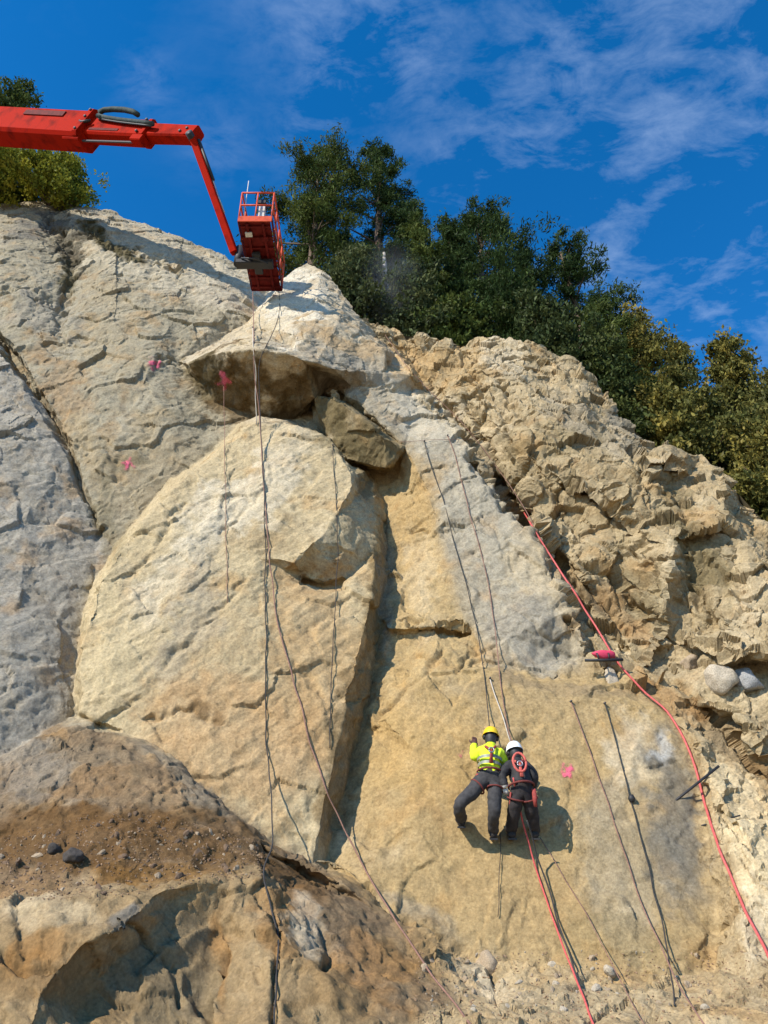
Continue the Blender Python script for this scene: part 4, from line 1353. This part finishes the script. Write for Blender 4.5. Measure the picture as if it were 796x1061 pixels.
    for j in range(4):
        for i in range(12):
            fs_.append((j * 13 + i, j * 13 + i + 1, (j + 1) * 13 + i + 1, (j + 1) * 13 + i))
    hr.add(vs_, fs_)
    hr.build('hair', BLACK, root, True)
    # harness: waist belt, leg loops, crossed shoulder straps
    spine = (pt['chest'] - pt['pelvis']).normalized()
    fw = (Vector((0, 1, 0)) - spine * spine.y).normalized()
    sdv = fw.cross(spine)

    def ring(c, nax, r1, r2, fwd_, n_=16):
        s2 = fwd_.cross(nax).normalized()
        f2_ = nax.cross(s2).normalized()
        return [c + s2 * math.cos(2 * math.pi * i / n_) * r1 + f2_ * math.sin(2 * math.pi * i / n_) * r2 for i in range(n_ + 1)]
    h = MB()
    h.tube(ring(pt['pelvis'].lerp(pt['waist'], .55), spine, .168, .158, fw), .015, 6)
    h.build('waist_belt', WEB, root, True)
    for sd in ('l', 'r'):
        a, b_ = pt[sd + 'hip'], pt[sd + 'kn']
        h = MB()
        h.tube(ring(a.lerp(b_, .28), (b_ - a).normalized(), .112, .112, fw), .012, 6)
        h.build('leg_loop', WEB, root, True)
    for sg, nm in ((-1, 'l'), (1, 'r')):
        sh = pt['chest'].lerp(pt[nm + 'sh'], .55)
        h = MB()
        h.tube([pt['waist'] - fw * .165 - sdv * sg * .01, pt['chest'] - fw * .192 + sdv * 0, sh + spine * .06 - fw * .09, sh + spine * .085, sh + spine * .03 + fw * .12, pt['chest'] + fw * .165, pt['waist'] + fw * .14], .018, 6)
        h.build('shoulder_strap', harness_col, root, True)
    h = MB()
    h.tube(ring(pt['chest'] - fw * .205, fw, .035, .035, spine, 10), .010, 6)
    h.build('dorsal_ring', STEEL, root, True)
    for fn in extras:
        fn(pt, root, fw, sdv, spine)
    return pt


BANDG = plain('grey_reflective_tape', (.20, .21, .16), .5, var=.2)
SKIN = plain('skin', (.42, .24, .16), .55, var=.1)
HIVIS = plain('hi_vis_yellow', (.62, .78, .02), .75, var=.15, scale=14, bump=.3)
GREYT = plain('charcoal_trousers', (.038, .036, .036), .9, var=.35, scale=18, bump=.4)
BLKJ = plain('black_jacket', (.020, .019, .020), .8, var=.4, scale=18, bump=.4)
BLKT = plain('black_trousers', (.022, .018, .018), .9, var=.4, scale=18, bump=.4)
BOOT = plain('dark_boots', (.025, .020, .017), .8, var=.3)
GLOVE_W = plain('pale_glove', (.55, .53, .48), .85, var=.15)
GLOVE_D = plain('dark_glove', (.07, .03, .025), .85, var=.2)
YHELM = plain('yellow_helmet', (.78, .52, .02), .35, var=.08)
WHELM = plain('white_helmet', (.78, .80, .82), .35, var=.08)
WEB = plain('dark_webbing', (.13, .026, .020), .85, var=.3, scale=40)
HRED = plain('red_webbing', (.26, .04, .03), .8, var=.3, scale=40)
HCORAL = plain('coral_webbing', (.50, .10, .075), .8, var=.25, scale=40)
BLUEGR = plain('blue_grey_shell', (.10, .13, .17), .5, var=.2)


def gear_red(pt, root, fw, sdv, spine):
    for k, (o, ln_) in enumerate(((-.17, .22), (-.14, .17), (.16, .15))):
        q = pt['pelvis'] + sdv * o + spine * .02 - fw * .04
        MB().tube([q, q - Vector((0, .02, ln_ * .5)), q - Vector((0, .0, ln_))], [.028, .034, .022], 7).build('gear_sling', HRED, root, True)


def bands(pt, root, fw, sdv, spine):
    for f_ in (.15, .62):
        c = pt['waist'].lerp(pt['chest'], f_)
        rr = .158 + .022 * f_
        pts = [c + sdv * math.cos(a) * rr + fw * (math.sin(a) * rr * .98) for a in np.linspace(0, 2 * math.pi, 25)]
        vs_, fs_ = [], []
        for q in pts:
            vs_ += [q - spine * .02, q + spine * .02]
        for k in range(24):
            fs_.append((2 * k, 2 * k + 2, 2 * k + 3, 2 * k + 1))
        MB().add(vs_, fs_).build('reflective_band', BANDG, root, True)


def gear_dark(pt, root, fw, sdv, spine):
    q = pt['pelvis'] + sdv * .15 - fw * .05
    MB().tube([q, q - Vector((0, .02, .12)), q - Vector((0, 0, .22))], [.03, .035, .02], 7).build('gear_sling', HRED, root, True)
    q = pt['chest'] - fw * .19 + spine * .02
    ring_ = [q + sdv * .085 * math.cos(a) + spine * (.13 * math.sin(a)) - fw * .01 for a in np.linspace(0, 2 * math.pi, 18)]
    MB().tube(ring_, .017, 6).build('back_strap', HCORAL, root, True)
    for nm in ('l', 'r'):
        a, b_, c = pt[nm + 'hip'], pt[nm + 'kn'], pt[nm + 'an']
        o = sdv * (.085 if nm == 'r' else -.085)
        MB().tube([a + o - fw * .05, b_ + o * .75 - fw * .02, c + o * .55], .012, 5).build('trouser_piping', HRED, root, True)


W1 = person('worker in a bright yellow jacket and yellow helmet hanging on ropes with bent legs',
            {'pelvis': (508, 806, .58), 'waist': (507.5, 796, .60), 'chest': (507.5, 784, .60), 'collar': (508, 775, .57), 'neck': (508.3, 771.5, .57), 'skull': (508.5, 766.5, .57),
             'lsh': (498.5, 778, .58), 'lel': (491.5, 785, .45), 'lwr': (491.5, 772.5, .30), 'lhand': (491.8, 767, .27),
             'rsh': (517, 778, .58), 'rel': (522.5, 790, .52), 'rwr': (520, 797.5, .36), 'rhand': (519.5, 800, .30),
             'lhip': (502.5, 808, .55), 'lkn': (475, 834, .56), 'lan': (478, 849, .17), 'lto': (480, 846, .04),
             'rhip': (513.5, 809, .55), 'rkn': (512, 841, .56), 'ran': (511, 861, .17), 'rto': (512, 858, .04)},
            [HIVIS, GREYT, BOOT, SKIN, GLOVE_D], YHELM, HRED, [gear_red, bands])
W2 = person('worker in black clothes, coral harness and white helmet hanging on a red rope',
            {'pelvis': (541, 820, .60), 'waist': (539.5, 810, .63), 'chest': (537, 798, .62), 'collar': (535.5, 790, .58), 'neck': (535, 787, .58), 'skull': (534, 782, .58),
             'lsh': (527.5, 793, .60), 'lel': (519.5, 803, .64), 'lwr': (522.5, 813, .62), 'lhand': (523.5, 817, .60),
             'rsh': (546, 793, .60), 'rel': (554, 806, .56), 'rwr': (551, 817, .42), 'rhand': (549.5, 820, .38),
             'lhip': (535.5, 822, .57), 'lkn': (532.5, 842, .42), 'lan': (530, 861, .16), 'lto': (529.5, 859, .05),
             'rhip': (546.5, 822, .57), 'rkn': (551.5, 842, .40), 'ran': (554, 861, .16), 'rto': (555, 859, .05)},
            [BLKJ, BLKT, BOOT, SKIN, GLOVE_W], WHELM, HCORAL, [gear_dark])
# rock drill and bag between and behind the workers
dr_ = empty('rock_drill', P(528, 778, WP - .35))
tag(dr_, 'small blue grey hand drill held against the rock beside the white helmet', 'drill')
q0 = P(525, 778, WP - .42)
MB().tube([q0, q0 + Vector((.10, .06, .0))], .055, 10).build('motor_body', BLUEGR, dr_, True)
MB().tube([q0 + Vector((.02, .0, 0)), q0 + Vector((.02, -.02, -.13))], .03, 8).build('grip', BLACK, dr_, True)
MB().tube([q0 + Vector((.05, .03, .02)), q0 + Vector((.10, .40, .03))], .015, 8).build('drill_bit', STEEL, dr_, True)
q0 = P(541.5, 777, WP - .30)

# ================================================================== ROPES
ROPE_RED = plain('red_rope', (.50, .085, .075), .85, var=.25, scale=60)
ROPE_CORAL = plain('coral_hose', (.50, .085, .075), .6, var=.2, scale=30)
ROPE_DARK = plain('dark_rope', (.035, .032, .030), .9, var=.3, scale=60)
ROPE_BROWN = plain('dusty_rope', (.22, .12, .085), .9, var=.3, scale=60)
ROPE_PALE = plain('pale_rope', (.48, .42, .34), .9, var=.2, scale=60)


def rope(label, pix, mat, rad=.012, start=None, end=None, gap=.03, name='rope', cat='rope', group=None):
    """rope along picture points, lying on the rock and bridging its hollows"""
    pts = []
    for (a, b_), (c, d) in zip(pix, pix[1:]):
        n_ = max(2, int(math.hypot(c - a, d - b_) / 7))
        pts += [(a + (c - a) * k / n_, b_ + (d - b_) * k / n_) for k in range(n_)]
    pts.append(pix[-1])
    t_ = np.array([(hit(*q)[0] - CAM).length for q in pts]) - gap
    if start is not None:
        t_[0] = (start - CAM).length
    if end is not None:
        t_[-1] = (end - CAM).length
    for _ in range(400):
        m = (t_[:-2] + t_[2:]) / 2
        t_[1:-1] = np.minimum(t_[1:-1], m + .004)
    xs = np.array(pts, float)
    xs[1:-1] += np.random.default_rng(len(pts)).normal(size=(len(pts) - 2, 2)) * 1.1
    k = np.ones(3) / 3
    for _ in range(3):
        xs[1:-1] = (xs[:-2] + xs[1:-1] * 2 + xs[2:]) / 4
    w = [CAM + pix_dir(*q).normalized() * d for q, d in zip(xs, t_)]
    o = MB().tube(w, rad * (.8 if name == 'rope' else 1), 6).build(name, mat, None, True)
    tag(o, label, cat, group)
    if start is None and name == 'rope' and rad > .0075:
        a0 = Vector(w[0])
        MB().tube([a0 + Vector((0, .12, .03)), a0 + Vector((0, -.03, .02))], .016, 7).build('anchor_bolt', DARKSTEEL, o, True)
    return w


xl, xr, yn, yf, z0 = basket
rope('thick coral red hose running down the right gully and off the right edge', [(541, 528), (552, 545), (560, 558), (572, 580), (585, 597), (610, 637), (640, 687), (668, 718), (692, 737), (710, 765), (722, 800), (732, 840), (746, 880), (768, 935), (800, 1000), (830, 1050)], ROPE_CORAL, .018, gap=.03, start=hit(541, 528)[0] + Vector((0, .6, .1)), name='hose', cat='hose')
rope('thin dusty line in the gully above the coral hose', [(396, 342), (424, 384), (450, 410), (480, 438), (505, 470), (532, 510), (560, 556)], ROPE_BROWN, .009)
rope('reddish rope from the basket down the rounded slab to the bottom edge', [(262, 302), (263, 340), (266, 400), (271, 460), (275, 520), (281, 600), (288, 650), (302, 700), (322, 770), (342, 832), (372, 890), (402, 942), (440, 1000), (490, 1064)], ROPE_BROWN, .014, start=Vector((xl + .2, yf, z0)))
rope('dark thin rope hanging down the rounded slab past the soil mound', [(289, 302), (290, 325), (268, 380), (270, 440), (274, 520), (276, 640), (275, 750), (281, 820), (283, 882), (270, 898), (280, 935), (290, 972), (286, 1020), (285, 1064)], ROPE_DARK, .012, start=Vector((xr - .1, yf, z0)))
rope('pale rope crossing the shaded underside of the overhanging block', [(262, 340), (263, 365), (265, 400), (266, 440)], ROPE_PALE, .014)
rope('thin dark rope straight down the right part of the rounded slab', [(345, 462), (349, 520), (351, 575), (347, 640), (343, 700), (342, 775)], ROPE_DARK, .010)
rope('faint thin rope on the left shoulder of the rounded slab', [(232, 400), (233, 470), (234, 540), (236, 625)], ROPE_BROWN, .008)
rope('left one of the two ropes on the grey ramp leading down to the yellow worker', [(440, 458), (456, 510), (478, 585), (494, 650), (502, 700), (506, 740), (508, 790)], ROPE_DARK, .010, end=W1['pelvis'] + Vector((0, .12, 0)))
rope('right one of the two ropes on the grey ramp leading down to the black worker', [(464, 452), (480, 500), (492, 550), (508, 608), (514, 660), (518, 712), (528, 758), (540, 806)], ROPE_BROWN, .011, end=W2['pelvis'] + Vector((0, .12, .1)))
rope('pale slack rope just above the white helmet', [(508, 704), (514, 722), (522, 745), (531, 775)], ROPE_PALE, .012)
rope('red rope hanging from the black worker to the bottom edge', [(532, 806), (537, 830), (541, 850), (547, 872), (562, 920), (578, 965), (596, 1015), (616, 1064)], ROPE_RED, .015, start=W2['pelvis'] + Vector((-.12, -.12, .12)))
rope('dark rope beside the red rope under the workers', [(546, 850), (556, 885), (570, 925), (584, 970), (600, 1022), (606, 1036)], ROPE_DARK, .014, start=W2['pelvis'] + Vector((.02, -.10, -.1)))
rope('thin dark rope under the workers, third from the left', [(560, 868), (585, 912), (610, 950), (634, 1000), (668, 1062)], ROPE_BROWN, .007)
rope('thin brown rope from the slab top down to the lower right', [(592, 728), (604, 760), (620, 805), (640, 862), (662, 930), (692, 995), (708, 1030), (730, 1062)], ROPE_BROWN, .011)
kw = rope('dark rope with a black clamp on the right part of the workers slab', [(627, 730), (640, 775), (654, 828), (668, 885), (682, 940), (694, 1000), (699, 1042)], ROPE_DARK, .011)
rope('thin dark rope hanging under the feet of the yellow worker', [(518, 862), (517, 905), (516, 950)], ROPE_DARK, .006)
rope('thin level line across the head of the grey ramp', [(414, 458), (450, 456), (490, 455)], ROPE_BROWN, .006)
hp = hit(653.5, 828)[0] + Vector((0, -.05, 0))
cl_ = MB().tube([hp + Vector((0, 0, .05)), hp, hp - Vector((0, 0, .05))], [.03, .05, .03], 10).build('rope_clamp', BLACK, None, True)
tag(cl_, 'small black clamp on the dark rope of the right slab', 'clamp')
for lab, a, b_, r_, go in [('black steel rod sticking out of the rock across the coral hose', (702, 828), (739, 797), .018, .22), ('thin dark rod below the steel rod beside the coral hose', (728, 855), (764, 846), .009, .10)]:
    pa, pb = hit(*a)[0], hit(*b_)[0] + Vector((0, -go, 0))
    o = MB().tube([pa + (pa - pb).normalized() * .1, pa, pb], r_, 8).build('rock_bolt', BLACK, None, True)
    tag(o, lab, 'rod', 'steel rods in the right slab')

# ================================================================== PAINT MARKS
PINK, n, l, b = new_mat('pink_spray_paint')
b.inputs['Base Color'].default_value = (.62, .11, .17, 1)
b.inputs['Roughness'].default_value = .85
ac = n.new('ShaderNodeAttribute'); ac.attribute_name = 'cover'
tcp = n.new('ShaderNodeTexCoord')
zp = n.new('ShaderNodeTexNoise'); zp.inputs['Scale'].default_value = 34; zp.inputs['Detail'].default_value = 5; zp.inputs['Roughness'].default_value = .7
l.new(tcp.outputs['Object'], zp.inputs['Vector'])
mp_ = n.new('ShaderNodeMath'); mp_.operation = 'MULTIPLY_ADD'; mp_.inputs[1].default_value = 2.6; mp_.inputs[2].default_value = -2.05
l.new(zp.outputs[0], mp_.inputs[0])
ma_ = n.new('ShaderNodeMath'); ma_.operation = 'MULTIPLY_ADD'; ma_.inputs[1].default_value = 1.75; ma_.use_clamp = True
l.new(ac.outputs['Fac'], ma_.inputs[0]); l.new(mp_.outputs[0], ma_.inputs[2])
l.new(ma_.outputs[0], b.inputs['Alpha'])
for lab, px, py, r_, sd in [('pink spray mark on the left dome, level with the tip of the overhanging block', 160, 377, 9, 1), ('bright pink spray mark on the shaded underside of the overhanging block', 232, 394, 11, 2),
                            ('pink spray mark low on the dome above the grey wall', 132, 481, 9, 3), ('pink spray mark on the slab to the right of the workers', 588, 799, 10, 4),
                            ('faint pink spray mark left of the yellow jacket', 478, 781, 7, 5)]:
    G = 21
    vs_, fs_, cv_ = [], [], []
    for i in range(G):
        for j in range(G):
            u, v = (i - G // 2) / (G // 2), (j - G // 2) / (G // 2)
            nz_ = float(perlin(np.array([[u * 1.8 + sd * 7.3, v * 1.8 + 3.1, sd * 1.7]]))[0])
            loc, nor = hit(px + u * r_, py + v * r_)
            vs_.append(loc + nor * .010 - pix_dir(px, py).normalized() * .010)
            cv_.append(max(0.0, min(1.0, 1.15 - 1.25 * math.hypot(u, v * .8) + .9 * nz_)) * (.55 if sd == 5 else 1))
    for i in range(G - 1):
        for j in range(G - 1):
            q = (i * G + j, i * G + j + 1, (i + 1) * G + j + 1, (i + 1) * G + j)
            dz = [(Vector(vs_[k]) - CAM).length for k in q]
            if max(dz) - min(dz) < .12 and max(cv_[k] for k in q) > .02:
                fs_.append(q)
    o = MB().add(vs_, fs_).build('paint_mark', PINK, None, True)
    ca = o.data.attributes.new('cover', 'FLOAT', 'POINT')
    ca.data.foreach_set('value', np.array(cv_, np.float32))
    tag(o, lab, 'paint mark', 'pink spray marks on the rock')

# ================================================================== LOOSE STONES AND BAG
def stone_mat(name, c):
    return plain(name, c, .92, var=.3, scale=14, bump=.6)


ST = [stone_mat('pale_stone', (.40, .34, .25)), stone_mat('tan_stone', (.34, .26, .17)), stone_mat('grey_stone', (.28, .28, .27)), stone_mat('brown_stone', (.15, .095, .055)), stone_mat('dark_stone', (.05, .042, .035))]


def stone_mesh(seed, sub=2, flat=.75, rough=.3, cut=(.45, .9)):
    bm = bmesh.new()
    bmesh.ops.create_icosphere(bm, subdivisions=sub, radius=1)
    co = np.array([v.co for v in bm.verts])
    rg = np.random.default_rng(seed)
    pl_ = rg.normal(size=(9, 3))
    pl_ /= np.linalg.norm(pl_, axis=1, keepdims=True)
    k = np.minimum(1, (rg.uniform(cut[0], cut[1], 9)[None] / np.maximum(co @ pl_.T, 1e-3)).min(1))
    k *= 1 + rough * .4 * fbm(co * 1.7 + seed * 9, 3)
    co = co * k[:, None] * np.array([1, .85, flat])
    for v, c in zip(bm.verts, co):
        v.co = c
    me = bpy.data.meshes.new('stone')
    bm.to_mesh(me)
    if sub > 2:
        me.polygons.foreach_set('use_smooth', np.ones(len(me.polygons), bool))
    bm.free()
    return me


def boulder(name, label, px, py, rpx, seed, mat, sc=(1, 1, 1), cat='boulder', group=None, sub=4):
    loc, nor = hit(px, py)
    r_ = rpx * (loc - CAM).dot(FWD) / FPX
    o = link_mesh(name, stone_mesh(seed, sub, .9, .5, (.62, .92)), mat)
    o.location = loc + Vector((0, -r_ * .05, r_ * .05))
    o.scale = (r_ * sc[0], r_ * sc[1], r_ * sc[2])
    o.rotation_euler = (seed * .3, seed * .7, seed * 1.3)
    tag(o, label, cat, group)
    return o


boulder('boulder', 'round pale boulder lodged under the rocks near the right edge', 747, 706, 18, 3, ST[0])
boulder('boulder', 'grey boulder right beside the round pale boulder', 775, 708, 17, 5, ST[2])
boulder('boulder', 'small white flat stone on the ledge below the red bag', 634, 704, 10, 7, ST[0], (1.3, 1, .5))
boulder('boulder', 'tan boulder half buried above the round pale boulder', 716, 690, 12, 8, ST[1])
boulder('boulder', 'dark boulder on the soil left of the middle of the mound', 76, 888, 12, 9, ST[4], (1.2, 1, .8))
boulder('boulder', 'smaller dark stone just left of the dark boulder on the soil', 56, 880, 7, 10, ST[4])
boulder('boulder', 'tan block lying at the foot of the slab below the workers', 505, 1000, 13, 12, ST[1])
boulder('boulder', 'pale block at the lower right foot of the slab', 632, 1008, 9, 13, ST[0], (1.3, 1, .7))

stones = [stone_mesh(40 + k, 2) for k in range(6)]
smats = [[m.copy() for m in stones] for _ in range(4)]
for k, row in enumerate(smats):
    for m in row:
        m.materials.append(ST[k])
rs = random.Random(5)
for k in range(170):
    px, py = rs.uniform(0, 268), 0
    fr = px / 268
    py = rs.uniform(838 + 34 * abs(px - 130) / 130, 928 - 40 * max(0, fr - .4))
    loc, nor = hit(px, py)
    if loc.y > 10.5:
        continue
    r_ = .022 + .060 * rs.random() ** 3.5
    mi = rs.choice((1, 1, 3, 3, 3, 3))
    o = link_mesh('stone', rs.choice(smats[mi]))
    o.location = loc - nor * r_ * .3
    o.scale = (r_ * rs.uniform(.8, 1.4), r_ * rs.uniform(.8, 1.3), r_ * rs.uniform(.6, 1))
    o.rotation_euler = (rs.uniform(0, 6), rs.uniform(0, 6), rs.uniform(0, 6))
    tag(o, 'loose angular stone lying on the brown soil of the mound', 'stone', 'loose stones on the soil mound')
for k in range(110):
    px = rs.uniform(440, 740)
    py = rs.uniform(985, 1050)
    loc, nor = hit(px, py)
    r_ = .018 + .06 * rs.random() ** 4
    o = link_mesh('stone', rs.choice(smats[rs.choice((0, 1, 1, 1))]))
    o.location = loc - nor * r_ * .15
    o.scale = (r_ * rs.uniform(.8, 1.4), r_ * rs.uniform(.8, 1.3), r_ * rs.uniform(.6, 1))
    o.rotation_euler = (rs.uniform(0, 6), rs.uniform(0, 6), rs.uniform(0, 6))
    tag(o, 'loose pale stone lying at the foot of the workers slab', 'stone', 'loose stones below the slab')

gv_, gf_ = [], []
gb = stone_mesh(3, 1)
gco = np.array([v.co for v in gb.vertices])
gfc = np.array([tuple(q.vertices) for q in gb.polygons])
for k in range(2600):
    if k < 1700:
        px = rs.uniform(0, 275)
        py = rs.uniform(834 + 34 * abs(px - 130) / 130, 932 - 40 * max(0, px / 268 - .4))
    else:
        px, py = rs.uniform(430, 796), rs.uniform(985, 1058)
    loc, nor = hit(px, py)
    if loc.y > 10.8:
        continue
    rm = np.array(Matrix.Rotation(rs.uniform(0, 6), 3, Vector((rs.random(), rs.random(), 1)).normalized()))
    gf_.append(gfc + len(gv_) * len(gco))
    gv_.append((gco * np.array([rs.uniform(.7, 1.5), 1, .7])) @ rm * (.007 + .016 * rs.random() ** 2) + np.array(loc))
gvo = link_mesh('gravel', np_mesh('gravel', np.concatenate(gv_), np.concatenate(gf_), False), stone_mat('gravel_stone', (.24, .155, .09)))
tag(gvo, 'fine rubble strewn over the soil mound and the foot of the slab', 'gravel', kind='stuff')
bl, bn = hit(622, 684)
bg = empty('gear_bag', bl)
tag(bg, 'small red gear bag with dark straps lying on the ledge left of the coral hose', 'bag')
me = stone_mesh(77, 3, .6, .15)
for v in me.vertices:
    v.co = bl + Vector((v.co.x * .24, v.co.y * .10 - .08, v.co.z * .19 + .07))
bo = link_mesh('bag_body', me, plain('bag_red', (.55, .04, .09), .7, var=.3, scale=10), bg)
for dx in (-.08, .09):
    MB().tube([bl + Vector((dx, -.20, -.04)), bl + Vector((dx * 1.1, -.19, .04)), bl + Vector((dx * 1.2, -.08, .1))], .014, 6).build('strap', BLACK, bg, True)
MB().tube([bl + Vector((-.3, -.17, -.06)), bl + Vector((0, -.2, -.07)), bl + Vector((.32, -.17, -.05))], .025, 6).build('carry_strap', BLACK, bg, True)

# ================================================================== DUST blown up in front of the firs
dm, n, l, b = new_mat('dust')
n.remove(b)
pv = n.new('ShaderNodeVolumePrincipled')
pv.inputs['Color'].default_value = (.82, .85, .9, 1)
tco = n.new('ShaderNodeTexCoord')
ln_n = n.new('ShaderNodeVectorMath'); ln_n.operation = 'LENGTH'
l.new(tco.outputs['Object'], ln_n.inputs[0])
mr = n.new('ShaderNodeMapRange'); mr.interpolation_type = 'SMOOTHSTEP'
mr.inputs['From Min'].default_value = 1.0; mr.inputs['From Max'].default_value = .15
l.new(ln_n.outputs['Value'], mr.inputs['Value'])
dn = n.new('ShaderNodeTexNoise'); dn.inputs['Scale'].default_value = 2.6; dn.inputs['Detail'].default_value = 4
l.new(tco.outputs['Object'], dn.inputs['Vector'])
dmul = n.new('ShaderNodeMath'); dmul.operation = 'MULTIPLY'
l.new(mr.outputs[0], dmul.inputs[0]); l.new(dn.outputs[0], dmul.inputs[1])
dmu2 = n.new('ShaderNodeMath'); dmu2.operation = 'MULTIPLY'; dmu2.inputs[1].default_value = .22
l.new(dmul.outputs[0], dmu2.inputs[0])
l.new(dmu2.outputs[0], pv.inputs['Density'])
l.new(pv.outputs[0], n['Material Output'].inputs['Volume'])
bm = bmesh.new()
bmesh.ops.create_icosphere(bm, subdivisions=3, radius=1)
me = bpy.data.meshes.new('dust_cloud')
bm.to_mesh(me)
bm.free()
du = link_mesh('dust_cloud', me, dm)
du.location = PY(405, 292, 17.2)
du.scale = (1.3, .8, 2.1)
tag(du, 'faint pale puff of dust drifting in front of the firs', 'dust', kind='stuff')
